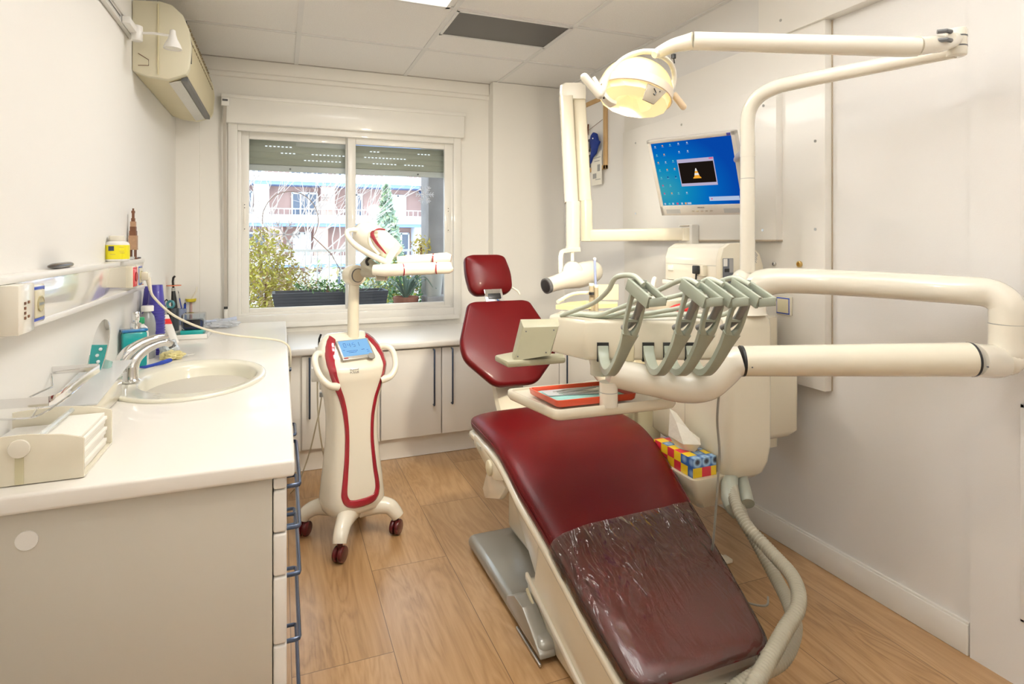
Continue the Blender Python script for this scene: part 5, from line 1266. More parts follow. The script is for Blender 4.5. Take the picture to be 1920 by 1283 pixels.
for i in range(15): y = 3.10+i*.058; m.box((-.404+.003, y, 2.318), (.004, .034, .006), rot=(0, .5, 0)); m.box((-.389, y, 2.272), (.004, .034, .006), rot=(0, .2, 0))
for i in range(15): m.box((-.381, 3.10+i*.058, 2.225), (.003, .034, .006))
m.build('intake_slit', mat('slit_shadow', (.28, .22, .12), .6), t)
m = MB(); m.bx(-.425, -.399, 3.06, 3.97, 2.052, 2.072); m.build('outlet', DGREY, t)
m = MB(); m.box((-.452, 3.52, 2.047), (.050, .90, .006), rot=(0, -.30, 0), bev=.002); m.build('louvre', mat('louvre_grey_white', (.66, .64, .58), .35), t)
m = MB(); m.box((-.47, 3.0095, 2.10+.0), (.0, .0, .0)) if False else None
m = MB(); m.tube([(-.585, 3.007, 2.145), (-.545, 3.007, 2.12), (-.545, 3.007, 2.095), (-.585, 3.007, 2.092)], .0014, n=6); m.build('pipe_knockout', BROWN, t)
m = MB(); m.bx(-.512, -.505, 3.004, 3.012, 2.06, 2.375, .002); m.build('cap_seam', AC, t)
t = thing('lamp_rail', 'white lamp rail running along the left wall toward the air conditioner', 'rail', (-.6, 2.0, 2.2))
m = MB(); m.bx(-.609, -.590, .3, 2.96, 2.188, 2.222, .003); m.bx(-.609, -.583, .3, 2.96, 2.218, 2.232, .002); m.build('rail', FRAME, t)
m = MB(); m.bx(-.5895, -.5885, .3, 2.72, 2.203, 2.209); m.build('rail_slot', DGREY, t)
t = thing('spot_lamp', 'small white spot lamp on an arm at the end of the wall rail', 'lamp', (-.58, 2.85, 2.2))
m = MB(); m.bx(-.590, -.560, 2.74, 2.93, 2.188, 2.218, .006); m.cyl((-.565, 2.88, 2.16), (-.565, 2.88, 2.225), .022, 18, bev=.004); m.build('mount', FRAME, t)
m = MB(); m.tube([(-.565, 2.88, 2.195), (-.50, 2.865, 2.197), (-.44, 2.85, 2.190)], .0055, n=8); m.build('arm', FRAME, t)
m = MB(); m.lathe([(.004, .052), (.011, .048), (.013, .030), (.018, .012), (.030, -.012), (.036, -.030), (.033, -.030), (.014, .008)], Matrix.Translation((-.428, 2.85, 2.165)), 24); m.build('shade', FRAME, t, sharp=60)
m = MB(); m.lathe([(.031, -.026), (.002, -.024)], Matrix.Translation((-.428, 2.85, 2.165)), 20, caps=False); m.build('bulb_face', PAPER, t)

# ------------------------------------------------------------------ things on top of the trunking
t = thing('glasses_case', 'dark brown glasses case lying on top of the trunking', 'case', (-.585, 2.12, 1.24))
m = MB(); m.rings([[Vector((-.588+.013*math.cos(a)*w, y, 1.2485+.0085*math.sin(a)*w)) for a in [2*PI*k/16 for k in range(16)]] for y, w in ((1.945, .15), (1.96, .6), (1.99, .95), (2.03, 1.0), (2.10, 1.0), (2.115, .9), (2.122, .4))]); m.build('case_body', mat('case_brown', (.035, .022, .015), .25, coat=.4), t)
def jar(x, y, z, r, h, lb, full=True):
    t = thing('jar', lb, 'jar', (x, y, z), 0)
    m = MB(); m.lathe([(r*.9, z), (r, z+.004), (r, z+h*.66), (r*.92, z+h*.74), (r*.62, z+h*.80), (r*.62, z+h*.82)], Matrix.Translation((x, y, 0)), 28); m.build('pot', WHITEP, t)
    m = MB(); m.lathe([(r*.66, z+h*.81), (r*.68, z+h*.83), (r*.68, z+h*.98), (r*.62, z+h)], Matrix.Translation((x, y, 0)), 28); m.build('lid', CREAMW, t)
    m = MB(); m.lathe([(r*1.012, z+h*.10), (r*1.012, z+h*.64)], Matrix.Translation((x, y, 0)), 32, caps=False); lb_ = m.build('label', YEL, t)
    m = MB(); m.rings([[Vector((x+r*1.02*math.cos(a), y+r*1.02*math.sin(a), zz)) for a in [-1.75+.5*k/6-.35 for k in range(7)]] for zz in (z+h*.42, z+h*.60)], caps=False, closed=False); m.build('label_mark', mat('label_navy', (.03, .04, .09), .5), lb_)
    m = MB()
    for k, (a0, zz) in enumerate(((-1.2, .55), (-1.2, .40), (-1.9, .28), (-1.15, .33))): m.rings([[Vector((x+r*1.018*math.cos(a0+.4*q/4), y+r*1.018*math.sin(a0+.4*q/4), z+h*zz+d)) for q in range(5)] for d in (0, .0012)], caps=False, closed=False)
    m.build('label_text', TAN, lb_)
jar(-.578, 2.62, 1.240, .040, .098, 'white pharmacy jar with bright yellow label on top of the trunking')
jar(-.585, 2.715, 1.240, .023, .062, 'smaller yellow labelled jar tucked behind the larger jar')
t = thing('tower_figurine', 'slim brown carved tower figurine at the far end of the trunking', 'figurine', (-.588, 2.93, 1.24))
m = MB(); z = 1.24
for w, h, mi in ((.006, .018, 0), (.006, .022, 0), (.030, .006, 1), (.029, .055, 1), (.025, .020, 0), (.021, .018, 0), (.019, .022, 1), (.013, .014, 0), (.009, .022, 0), (.012, .010, 0), (.006, .010, 0)):
    m.mi = mi
    if w == .006 and z < 1.26:
        for dx in (-.008, .008):
            for dy in (-.008, .008): m.box((-.588+dx, 2.93+dy, z+h/2), (.006, .006, h))
    else: m.box((-.588, 2.93, z+h/2), (w, w, h))
    z += h
m.build('tower', [BROWN, TAN], t); m = MB(); m.box((-.588, 2.93, 1.242), (.034, .034, .004)); m.build('base', BROWN, t)
tag((lambda m: m.build('glass_dish', WATERB))(MB().lathe([(.012, 1.24), (.018, 1.243), (.02, 1.252), (.016, 1.246), (.002, 1.245)], Matrix.Translation((-.585, 2.85, 0)), 18)), 'tiny clear dish beside the carved tower', 'dish')
tag((lambda m: m.build('metal_clip', DGREY))(MB().box((-.577, 2.985, 1.244), (.012, .02, .007), bev=.001)), 'small dark clip at the far end of the trunking', 'clip')

# ------------------------------------------------------------------ things on the worktop
# towel box
t = thing('towel_box', 'cream paper towel box with round button at the near end of the worktop', 'box', (-.50, 1.65, .80))
BXP = [(-.605, .002), (-.403, .002), (-.400, .005), (-.400, .086), (-.402, .090), (-.44, .101), (-.50, .108), (-.56, .107), (-.605, .103)]
def endp(y0, y1): m = MB(); m.prism([(a, .80+b) for a, b in BXP], y1-y0, Matrix.Translation((0, y0, 0)) @ MY, .0015); return m
m = endp(1.536, 1.541)
m.build('near_wall', CREAM, t); endp(1.763, 1.768).build('far_wall', CREAM, t)
m = MB(); m.bx(-.605, -.401, 1.54, 1.765, .801, .805); m.build('floor_plate', CREAM, t)
m = MB(); m.bx(-.522, -.507, 1.534, 1.5365, .804, .868); m.build('slot', mat('slot_ivory', (.58, .53, .34), .5), t)
m = MB(); m.cyl((-.514, 1.536, .880), (-.514, 1.529, .880), .020, 28, bev=.003); m.build('button', CREAMW, t)
m = MB(); m.bx(-.60, -.455, 1.555, 1.75, .806, .872, .01); m.build('press_plate', WHITEP, t)
m = MB(); m.tube([(-.485, 1.545, .897), (-.485, 1.762, .897)], .006, n=10); m.build('clear_roller', CLEARP, t)
t = thing('paper_towels', 'stack of folded cream paper towels inside the towel box', 'paper towels', (-.44, 1.65, .807))
m = MB()
for i in range(9):
    z = .806+i*.009; e = (.003*math.sin(i*2.1), .004*math.cos(i*1.7)); m.box((-.448+e[0], 1.655+e[1], z+.0045), (.075, .19, .0086), bev=.0012)
m.build('towel_stack', PAPER, t)
# chrome glove box rack fixed to the wall
t = thing('wire_rack', 'chrome flat bar rack with bent wire above the towel box', 'rack', (-.56, 1.85, .93))
m = MB(); up3 = (0, 0, 1)
for P in ([(-.609, 1.665, .948), (-.500, 1.655, .948), (-.492, 1.672, .948), (-.492, 2.03, .948), (-.500, 2.045, .948), (-.609, 2.045, .948)],):
    m.strip(P[:2], .022, .0025, up3); m.strip(P[1:4], .022, .0025, up3); m.strip(P[3:], .022, .0025, up3)
m.build('flat_bar', CHROME, t)
m = MB(); m.tube([(-.608, 1.70, .905), (-.55, 1.69, .905), (-.525, 1.705, .91), (-.500, 1.78, .925), (-.497, 1.95, .935), (-.50, 2.03, .936)], .0024, n=8, smooth=4)
m.tube([(-.609, 2.035, .940), (-.575, 1.93, .925), (-.600, 1.85, .918), (-.560, 1.78, .905), (-.545, 1.70, .903)], .0024, n=8, smooth=1); m.build('bent_wire', CHROME, t)
# frosted acrylic block and sloped tray behind the rack
t = thing('frosted_tray', 'sloping white and frosted plastic tray between rack and sink', 'tray', (-.53, 2.12, .80))
m = MB(); m.prism([(1.86, .802), (2.28, .802), (2.28, .862), (2.16, .885), (1.86, .845)], .115, Matrix.Translation((-.604, 0, 0)) @ MX, .004); m.build('tray_body', CREAM, t)
m = MB(); m.prism([(1.94, .862), (2.36, .905), (2.36, .910), (1.94, .867)], .125, Matrix.Translation((-.600, 0, 0)) @ MX, .002); m.build('frosted_lid', mat('frosted_plastic', (.78, .79, .78), .35, alpha=.6), t)
# dental advert stand with teal base
t = thing('display_stand', 'teal and silver oval display card leaning on the left wall behind the sink', 'display', tuple(at(160, 690, 1.9)))
o_ = at(178, 706, 1.90); uy = (at(146, 604, 1.95)-o_)
DFm = frame(o_, CR, uy)
ov = [(.030*math.cos(a)*(.85+.15*math.sin(a)), .080+.105*math.sin(a)) for a in [2*PI*k/32 for k in range(32)]]
m = MB(); m.prism(ov, .006, DFm, .001); m.build('card', CHROME, t)
m = MB(); m.prism([(x_*.97, y_) for x_, y_ in ov if y_ < .115]+[], .002, DFm @ Matrix.Translation((0, 0, .006))); m.build('teal_field', TEAL, t)
m = MB()
for i in range(5): m.sphere(DFm @ Vector((.004+.0035*(-1)**i, .086-i*.020, .009)), .0055, (1, 1.3, 1))
m.build('tooth_dots', mat('dot_silver', (.8, .85, .85), .2), t)
m = MB(); m.prism([(-.04, -.02), (.03, -.02), (.03, .05), (-.04, .07)], .02, DFm @ Matrix.Translation((0, 0, -.03)), .002); m.build('clear_foot', mat('foot_clear_green', (.35, .62, .55), .1, alpha=.6, coat=.5), t)
# soap dispenser
t = thing('soap_dispenser', 'square teal soap dispenser with chrome pump beside the faucet', 'soap dispenser', (-.565, 2.80, .80))
sp_ = Vector((-.553, 2.80, 0)); MT = Matrix.Translation(sp_)
m = MB(); m.box((-.560, 2.80, .875), (.088, .05, .146), rot=(0, 0, .42), bev=.010); m.build('liquid_body', TEAL, t)
m = MB(); m.box((-.560, 2.80, .953), (.091, .053, .012), rot=(0, 0, .42), bev=.004); m.build('shoulder', mat('shoulder_blue', (.01, .16, .40), .15, coat=.6), t)
m = MB(); m.lathe([(.019, .958), (.020, .972), (.020, .982), (.012, .984), (.012, .990), (.014, .992), (.0145, 1.025), (.012, 1.028)], MT, 20); m.tube([sp_+Vector((0, 0, 1.018)), sp_+Vector((.012, -.03, 1.016))], .006, n=8); m.build('pump', CHROME, t, sharp=50)
t = thing('squeeze_bottle', 'small white bottle with green cap behind the teal dispenser', 'bottle', (-.545, 2.93, .80))
m = MB(); m.lathe([(.027, .801), (.030, .806), (.030, .93), (.025, .955), (.014, .966), (.013, .972)], Matrix.Translation((-.548, 2.86, 0)), 24); m.build('bottle_body', WHITEP, t, sharp=50)
m = MB(); m.lathe([(.015, .971), (.0155, .995), (.012, .998)], Matrix.Translation((-.548, 2.86, 0)), 20); m.build('cap', GREENC, t)
t = thing('water_bottle', 'clear grey water bottle with white screw cap between soap and cups', 'bottle', (-.545, 3.04, .80))
m = MB(); m.lathe([(.028, .801), (.032, .808), (.032, .84), (.030, .85), (.032, .86), (.032, .90), (.030, .91), (.032, .92), (.032, .955), (.026, .985), (.015, 1.003), (.014, 1.012)], Matrix.Translation((-.548, 3.00, 0)), 26); m.build('bottle_body', mat('bottle_grey_clear', (.36, .37, .36), .06, alpha=.78, coat=.6), t, sharp=50)
m = MB(); m.lathe([(.024, 1.008), (.0245, 1.028), (.022, 1.032)], Matrix.Translation((-.548, 3.00, 0)), 22); m.build('cap', WHITEP, t)
# two stacks of upside down cups
def cup_mesh():
    m = MB(); m.lathe([(.0250, .092), (.0258, .090), (.0335, .005), (.0358, .004), (.0358, .0), (.0335, .0), (.0248, .088), (.001, .089)], None, 28); m.lathe([(.0250, .092), (.001, .0922)], None, 28, caps=False)
    return m.build('plastic_cup', CUPB, sharp=50)
cup0 = cup_mesh(); first = True
for sx, sy, n, z0, lb in ((-.530, 3.09, 20, .801, 'indigo plastic cup in the upside down stack right of the water bottle'), (-.568, 3.18, 19, .801, 'indigo plastic cup in the upside down stack behind the water bottle')):
    for i in range(n):
        c_ = cup0 if first else cup0.copy()
        if not first: COL.objects.link(c_)
        first = False
        c_.location = (sx, sy, z0+i*.0118)
        if i == n-1: l_ = lb.replace('cup in', 'cup topping')
        elif i == 0: l_ = lb.replace('cup in', 'cup lowest in')
        else: l_ = lb.replace('cup in', 'cup within')
        tag(c_, l_, 'cup', None if i in (0, n-1) else ('indigo cups stacked beside the water bottle' if sx == -.530 else 'indigo cups stacked behind the water bottle'))
# toothpaste tube and plastic bag
t = thing('toothpaste_tube', 'white toothpaste tube with red stripe leaning right of the cups', 'tube', (-.47, 3.2, .80))
m = MB(); a = at(308, 590, 3.05); b = at(333, 655, 2.98); m.rings([[a+(b-a)*s_+CR*w*math.cos(q)+CF*d*math.sin(q) for q in [2*PI*k/14 for k in range(14)]] for s_, w, d in ((0, .022, .001), (.3, .022, .010), (.8, .020, .017), (.95, .018, .016), (1, .008, .008))]); m.build('tube_body', WHITEP, t)
m = MB(); m.rings([[a+(b-a)*s_+CR*w*math.cos(q)+CF*d*math.sin(q) for q in [2*PI*k/14 for k in range(14)]] for s_, w, d in ((.12, .0226, .0062), (.27, .0228, .0105))], caps=False); m.build('red_stripe', REDP, t)
t = thing('plastic_bag', 'crumpled clear and yellow plastic bag in front of the toothpaste tube', 'bag', (-.45, 3.05, .80))
random.seed(11)
def crumple(c, sx, sy, sz, mt, name, par, n=26, amp=.25):
    t_ = bmesh.new(); bmesh.ops.create_icosphere(t_, subdivisions=3, radius=1)
    for v in t_.verts:
        k = 1+amp*math.sin(v.co.x*5+c[0]*9)*math.cos(v.co.y*6-c[1]*5)+amp*.5*math.sin(v.co.z*11+v.co.x*7)
        v.co = Vector((v.co.x*sx*k, v.co.y*sy*k, max(v.co.z, -.75)*sz*k))
    m = MB(); m.add(t_, Matrix.Translation(c))
    for v in m.b.verts: v.co.z = max(v.co.z, .8012)
    return m.build(name, mt, par, sharp=20)
crumple((-.462, 2.99, .832), .036, .05, .045, mat('bag_clear', (.70, .76, .80), .15, alpha=.75, coat=.5), 'clear_wrap', t)
crumple((-.440, 2.93, .818), .045, .036, .020, mat('bag_yellow', (.70, .62, .30), .35, coat=.3), 'yellow_wrap', t)
# razor/brush with blue handle
t = thing('denture_brush', 'royal blue plastic brush lying on the worktop behind the sink', 'brush', (-.48, 2.80, .80))
m = MB(); m.tube([at(262, 693, 2.38), at(275, 692, 2.38), at(290, 688, 2.385), at(305, 684, 2.39), at(318, 680, 2.40), at(322, 679, 2.40)], [.003, .0065, .006, .0085, .0085, .005], n=10, smooth=5, flat=.7); 
dz = .804-min(v.co.z for v in m.b.verts)-.003
for v in m.b.verts: v.co.z += dz
m.build('handle', BLUE, t)
m = MB(); m.box(at(257, 695, 2.38)+Vector((0, 0, dz)), (.030, .012, .012), bev=.002); m.build('brush_head', WHITEP, t)
# small syringe
t = thing('syringe', 'small clear syringe lying in front of the yellow bag', 'syringe', (-.42, 3.0, .80))
a = Vector((-.448, 2.905, .808)); b = Vector((-.365, 2.985, .808))
m = MB(); m.cyl(a, a.lerp(b, .7), .0055, 12); m.build('barrel', WATERB, t); m = MB(); m.cyl(a.lerp(b, .7), b, .0015, 8); m.cyl(b, b+(b-a)*.02, .005, 10); m.build('plunger', WHITEP, t); m = MB(); m.cyl(a-(b-a)*.05, a, .0035, 10); m.build('cap', MGREY, t)
# white tray with teal box, holders and pens
t = thing('organizer_tray', 'white rectangular tray on the worktop near the window', 'tray', (-.42, 3.55, .80))
m = MB(); m.bx(-.52, -.36, 3.48, 3.66, .801, .806, .002)
for x0_, x1_, y0_, y1_ in ((-.52, -.36, 3.48, 3.485), (-.52, -.36, 3.655, 3.66), (-.52, -.515, 3.48, 3.66), (-.365, -.36, 3.48, 3.66)): m.bx(x0_, x1_, y0_, y1_, .803, .826, .002)
m.build('tray_body', WHITEP, t)
t = thing('impression_box', 'teal and navy box with clear lid on the white tray', 'box', (-.42, 3.56, .81))
m = MB(); m.bx(-.495, -.385, 3.51, 3.63, .808, .845, .008); m.build('teal_base', mat('teal_plastic', (.02, .38, .36), .3, coat=.3), t)
m = MB(); m.bx(-.485, -.39, 3.52, 3.62, .845, .895, .014, 3); m.build('navy_body', mat('navy_gloss', (.01, .03, .12), .2, coat=.5), t)
m = MB(); m.bx(-.475, -.40, 3.512, 3.52, .86, .90, .002); m.build('dark_insert', BLACK, t)
m = MB(); m.bx(-.488, -.382, 3.508, 3.632, .846, .928, .006); m.build('clear_lid', glassy('lid_clear', (.88, .93, .97), .12), t)
t = thing('curing_lamp', 'black curing lamp with orange shield standing upright behind the cups', 'curing light', tuple(at(325, 600, 3.4)))
m = MB(); m.tube([at(327, 578, 3.38), at(326, 560, 3.38), at(325, 546, 3.38)], [.017, .014, .010], n=14); m.build('grip', BLACK, t)
m = MB(); m.cyl(at(325, 546, 3.38), at(325, 540, 3.38), .0095, 12); m.build('collar', STEEL, t)
m = MB(); m.tube([at(325, 540, 3.38), at(324, 528, 3.38), at(325, 521, 3.38), at(328, 518, 3.38)], .006, n=8); m.build('light_guide', BLACK, t)
m = MB(); m.cyl(at(326, 534.5, 3.38), at(326, 536, 3.38), .038, 24); m.build('orange_shield', mat('shield_orange', (.85, .22, .08), .2, alpha=.8), t)
m = MB(); p = at(327, 578, 3.38); m.cyl(Vector((p.x, p.y, .801)), p, .024, 16, bev=.003); m.build('cradle', mat('cradle_dark', (.04, .05, .06), .35), t)
t = thing('tape_roll', 'teal tape roll leaning against the black curing lamp', 'tape', tuple(at(314, 565, 3.2)))
m = MB(); m.tube([at(320, 571, 3.2)+CR*.018*math.cos(a)+Vector((0, 0, 1))*.018*math.sin(a) for a in [2*PI*k/20 for k in range(20)]], .007, n=8, loop=True); m.build('ring', mat('tape_teal', (.05, .22, .25), .4), t)
m = MB(); m.tube([at(310, 578, 3.2), at(308, 566, 3.2), at(312, 562, 3.2), at(316, 566, 3.2)], .004, n=8); p = at(318, 590, 3.2); m.cyl(Vector((p.x, p.y, .801)), at(318, 578, 3.2), .012, 10); m.build('holder', BLACK, t)
t = thing('pen_cup', 'blue pot holding a pen and brushes beside the black lamp', 'pen cup', tuple(at(342, 600, 3.62)))
p = at(341, 590, 3.62); m = MB(); m.cyl((p.x, p.y, .801), (p.x, p.y, .90), .026, 16, bev=.003); m.build('pot', mat('pot_clear_blue', (.35, .42, .60), .2, alpha=.7), t)
for nm, lb, u0, v0, u1, v1, r_, mt in (('pen', 'dark tipped pen standing in the blue pot', 337, 560, 343, 590, .0045, BLUE), ('brush_pen', 'slim grey brush with black tip in the blue pot', 335, 550, 345, 590, .003, STEEL), ('marker', 'short blue marker standing in the blue pot', 347, 570, 346, 592, .007, BLUE)):
    t = thing(nm, lb, 'pen', tuple(at(u1, v1, 3.62))); m = MB(); m.cyl(at(u1, v1, 3.62), at(u0, v0, 3.62), r_, 10); m.build('shaft', mt, t); m = MB(); m.cyl(at(u0, v0, 3.62), at(u0, v0, 3.62)+(at(u0, v0, 3.62)-at(u1, v1, 3.62))*.12, r_*.8, 8, r2=r_*.3); m.build('tip', BLACK, t)
t = thing('mixing_bowl', 'yellow rubber mixing bowl with a white stick above the clear lid', 'bowl', tuple(at(358, 563, 3.68)))
p = at(358, 563, 3.68); m = MB(); m.lathe([(.014, -.012), (.028, -.008), (.031, .010), (.027, .010), (.01, -.006)], Matrix.Translation(p), 22); m.build('bowl', mat('rubber_yellow', (.82, .66, .04), .5), t)
m = MB(); m.tube([p, p+Vector((.030, 0, .055)), p+Vector((.034, 0, .085))], [.003, .006, .0035], n=8); m.build('stick', CREAMW, t)
m = MB(); m.cyl((p.x, p.y, .801), p+Vector((0, 0, -.010)), .008, 10, bev=.001); m.build('pedestal', mat('stem_pink', (.62, .42, .38), .5), t)
t = thing('instrument_bag', 'crinkled clear bag of white dental tools at the window end of the worktop', 'bag', (-.30, 3.9, .80))
crumple((-.33, 3.90, .822), .085, .055, .028, mat('bag_film', (.80, .84, .90), .12, alpha=.6, coat=.6), 'film', t)
m = MB(); m.tube([(-.44, 3.86, .845), (-.34, 3.90, .840), (-.25, 3.92, .848)], [.006, .009, .013], n=10, smooth=4); m.build('tool', mat('tool_blue_white', (.62, .68, .82), .3), t)
# ------------------------------------------------------------------ outside: balcony and the street
BY = YW+.25
struct('balcony_floor', MB().bx(-3, 4, BY, 6.6, .30, .40), mat('balcony_tile', (.45, .36, .30), .8))
struct('balcony_roof', MB().bx(-3, 4, BY-.2, 6.2, 2.60, 2.80), mat('balcony_slab', (.55, .53, .50), .8))
CONC = mat('weathered_concrete', (.33, .31, .31), .85, var=.25, scale=7, bump=.3, bscale=40)
p = MB(); p.bx(1.19, 1.42, 5.0, 5.3, .40, 2.6, .01); tag(p.build('balcony_pillar', CONC), 'grey streaked concrete pillar outside the right pane', 'pillar')
# planter
t = thing('balcony_planter', 'long dark woven planter just outside the window', 'planter', (.30, 4.62, .55))
m = MB(); m.rings([[Vector(q) for q in ((-.0, 4.50, .62), (.70, 4.50, .62), (.70, 4.72, .62), (0, 4.72, .62))], [Vector(q) for q in ((-.06, 4.48, .94), (.76, 4.48, .94), (.76, 4.76, .94), (-.06, 4.76, .94))], [Vector(q) for q in ((-.04, 4.50, .94), (.74, 4.50, .94), (.74, 4.74, .94), (-.04, 4.74, .94))], [Vector(q) for q in ((-.03, 4.51, .90), (.73, 4.51, .90), (.73, 4.73, .90), (-.03, 4.73, .90))]])
def weave():
    m = mat('woven_plastic', (.055, .06, .08), .45); nt = m.node_tree; N = nt.nodes; L = nt.links
    w = N.new('ShaderNodeTexWave'); w.inputs['Scale'].default_value = 14; w.bands_direction = 'Z'; tc = N.new('ShaderNodeTexCoord'); L.new(tc.outputs['Object'], w.inputs['Vector']); w.inputs['Distortion'].default_value = 2
    bp = N.new('ShaderNodeBump'); bp.inputs['Strength'].default_value = .8; L.new(w.outputs['Fac'], bp.inputs['Height']); L.new(bp.outputs[0], N['Principled BSDF'].inputs['Normal']); return m
m.build('trough', weave(), t)
m = MB(); m.bx(0, .70, 4.52, 4.72, .60, .915); m.build('soil', mat('soil', (.08, .05, .03), .9), t)
m = MB(); m.bx(-.01, .71, 4.47, 4.73, .40, .62, .01); m.build('stand', WOODF, t)
LEAFM = {}
def leafmat(name, c):
    if name not in LEAFM: LEAFM[name] = mat(name, c, .5, var=.35, scale=9)
    return LEAFM[name]
def foliage(m, fn, n, size, seed):
    rnd = random.Random(seed)
    for i in range(n):
        p, nr = fn(rnd); a = Vector((rnd.uniform(-1, 1), rnd.uniform(-1, 1), rnd.uniform(-.6, 1))).normalized()
        b = a.cross(Vector((rnd.uniform(-1, 1), rnd.uniform(-1, 1), rnd.uniform(-1, 1)))).normalized(); s_ = size*rnd.uniform(.6, 1.3)
        vs = [m.b.verts.new(p+q) for q in (-a*s_, b*s_*.35, a*s_, -b*s_*.35)]; f = m.b.faces.new(vs); f.material_index = m.mi
def shrub(name, lb, x, y, z0, h, r, shape, c, n, size, seed, group=None, cat='shrub', c2=None):
    t = thing(name, lb, cat, (x, y, z0), 0, group)
    def fn(rnd):
        k = rnd.random(); a = rnd.uniform(0, 2*PI)
        if shape == 'cone': rr = r*(1-k**1.3)*math.sqrt(rnd.random())+.01; return Vector((x+rr*math.cos(a), y+rr*math.sin(a), z0+h*(.06+.94*k))), None
        q = Vector((rnd.gauss(0, 1), rnd.gauss(0, 1), rnd.gauss(0, 1))).normalized()*(rnd.random()**.4)
        return Vector((x+q.x*r, y+q.y*r, z0+h*.55+q.z*h*.45)), None
    m = MB(); foliage(m, fn, n, size, seed); m.build('foliage', leafmat(c[0], c[1]), t)
    if c2: m = MB(); foliage(m, fn, n//2, size, seed+50); m.build('pale_foliage', leafmat(c2[0], c2[1]), t)
    m = MB(); m.tube([(x, y, z0), (x, y, z0+h*.6)], [max(.012, r*.06), .008], n=6); m.build('stem', BROWN, t)
    return t
YG_ = ('leaf_yellow_green', (.50, .46, .08)); GR = ('leaf_green', (.12, .24, .07)); DRY = ('leaf_tan', (.50, .38, .20)); PG = ('leaf_pale', (.42, .50, .30)); DG = ('leaf_dark', (.05, .11, .045))
shrub('round_shrub', 'tall yellow green bushy conifer outside the left pane', -.12, 5.35, .34, 1.10, .27, 'ball', YG_, 2300, .024, 1, c2=DRY)
shrub('leafy_plant', 'low dry tan plant at the foot of the tall yellow conifer', .12, 5.25, .40, .72, .24, 'ball', DRY, 700, .022, 2, c2=YG_)
shrub('planter_greens', 'green sprigs growing in the dark woven planter', .33, 4.62, .92, .10, .28, 'ball', GR, 260, .018, 3)
shrub('leafy_plant', 'bright yellow leafed shrub behind the lamp column', .98, 5.5, .40, .80, .30, 'ball', YG_, 900, .024, 5, c2=GR)
shrub('leafy_plant', 'small yellow plant peeping above the lamp arm at the pillar', 1.12, 4.98, 1.14, .24, .09, 'ball', ('leaf_gold', (.62, .50, .08)), 220, .018, 6)
shrub('leafy_plant', 'green shrub beside the grey flower pot', 1.02, 5.15, .45, .70, .16, 'ball', ('leaf_mid', (.14, .32, .12)), 500, .022, 8)
t = thing('agave_plant', 'arching blue green agave in a terracotta pot outside the right pane', 'plant', (1.05, 4.80, .70))
m = MB(); rnd = random.Random(4)
for i in range(26):
    a = rnd.uniform(0, 2*PI); L_ = rnd.uniform(.20, .36); up = rnd.uniform(.10, .30); d = Vector((math.cos(a), math.sin(a)*.6, 0)); b0_ = Vector((.955, 4.80, .84))
    m.strip([b0_, b0_+d*L_*.4+Vector((0, 0, up*.8)), b0_+d*L_*.8+Vector((0, 0, up)), b0_+d*L_*1.15+Vector((0, 0, up*.55))], [.016, .018, .013, .003], .004, d.cross(Vector((0, 0, 1))), smooth=4)
m.build('leaves', mat('agave_leaf', (.16, .24, .20), .45), t)
m = MB(); m.lathe([(.07, .62), (.10, .82), (.105, .86), (.09, .86), (.08, .80), (.002, .80)], Matrix.Translation((.955, 4.80, 0)), 24); m.build('pot', mat('terracotta', (.38, .17, .12), .8), t)
m = MB(); m.bx(.84, 1.06, 4.68, 4.92, .40, .62, .01); m.build('plinth', CONC, t)
t = thing('flower_pot', 'tall grey concrete flower pot on a ledge at the right pane', 'flower pot', (1.23, 4.80, .8))
m = MB(); m.lathe([(.058, .865), (.080, 1.06), (.086, 1.065), (.088, 1.11), (.078, 1.11), (.072, 1.06), (.002, 1.06)], Matrix.Translation((1.168, 4.72, 0)), 28); m.build('pot_body', mat('pot_grey', (.46, .45, .42), .8, var=.15), t)
m = MB(); foliage(m, lambda r: (Vector((1.168+r.uniform(-.07, .07), 4.72+r.uniform(-.07, .07), 1.10+r.uniform(0, .03))), None), 120, .016, 9); m.build('dry_plants', leafmat('leaf_dead', (.28, .20, .13)), t)
m = MB(); m.bx(1.09, 1.32, 4.62, 4.84, .40, .865, .01); m.build('ledge_block', CONC, t)
# balcony railing
t = thing('balcony_railing', 'white metal balcony railing with scrolls', 'railing', (.5, 6.0, .4))
RAILM = mat('white_railing', (.82, .83, .85), .4)
m = MB()
for z in (.50, 1.22): m.bx(-2.2, 3.6, 5.985, 6.015, z-.012, z+.012)
m.build('rail', RAILM, t); m = MB(); x = -2.2
while x < 3.6: m.bx(x-.005, x+.005, 5.995, 6.005, .42, 1.22); x += .11
m.build('bars', RAILM, t)
m = MB(); x = -2.0
while x < 3.4:
    m.tube([(x+.045*math.cos(a)*(1-a/18), 5.99, .86+.10*math.sin(a)*(1-a/18)) for a in [k*.45 for k in range(26)]], .004, n=5); x += .22
m.build('scrolls', RAILM, t)
m = MB(); m.tube([(.08+.23*math.cos(a), 5.5, 1.50+.25*math.sin(a)) for a in [PI*1.05-PI*1.25*k/24 for k in range(25)]]+[(.42, 5.5, 1.2), (.50, 5.5, 1.05)], .004, n=5); tag(m.build('wire_hoop', mat('hoop_brown', (.35, .25, .20), .7)), 'thin bent wire hoop between the balcony plants', 'hoop')
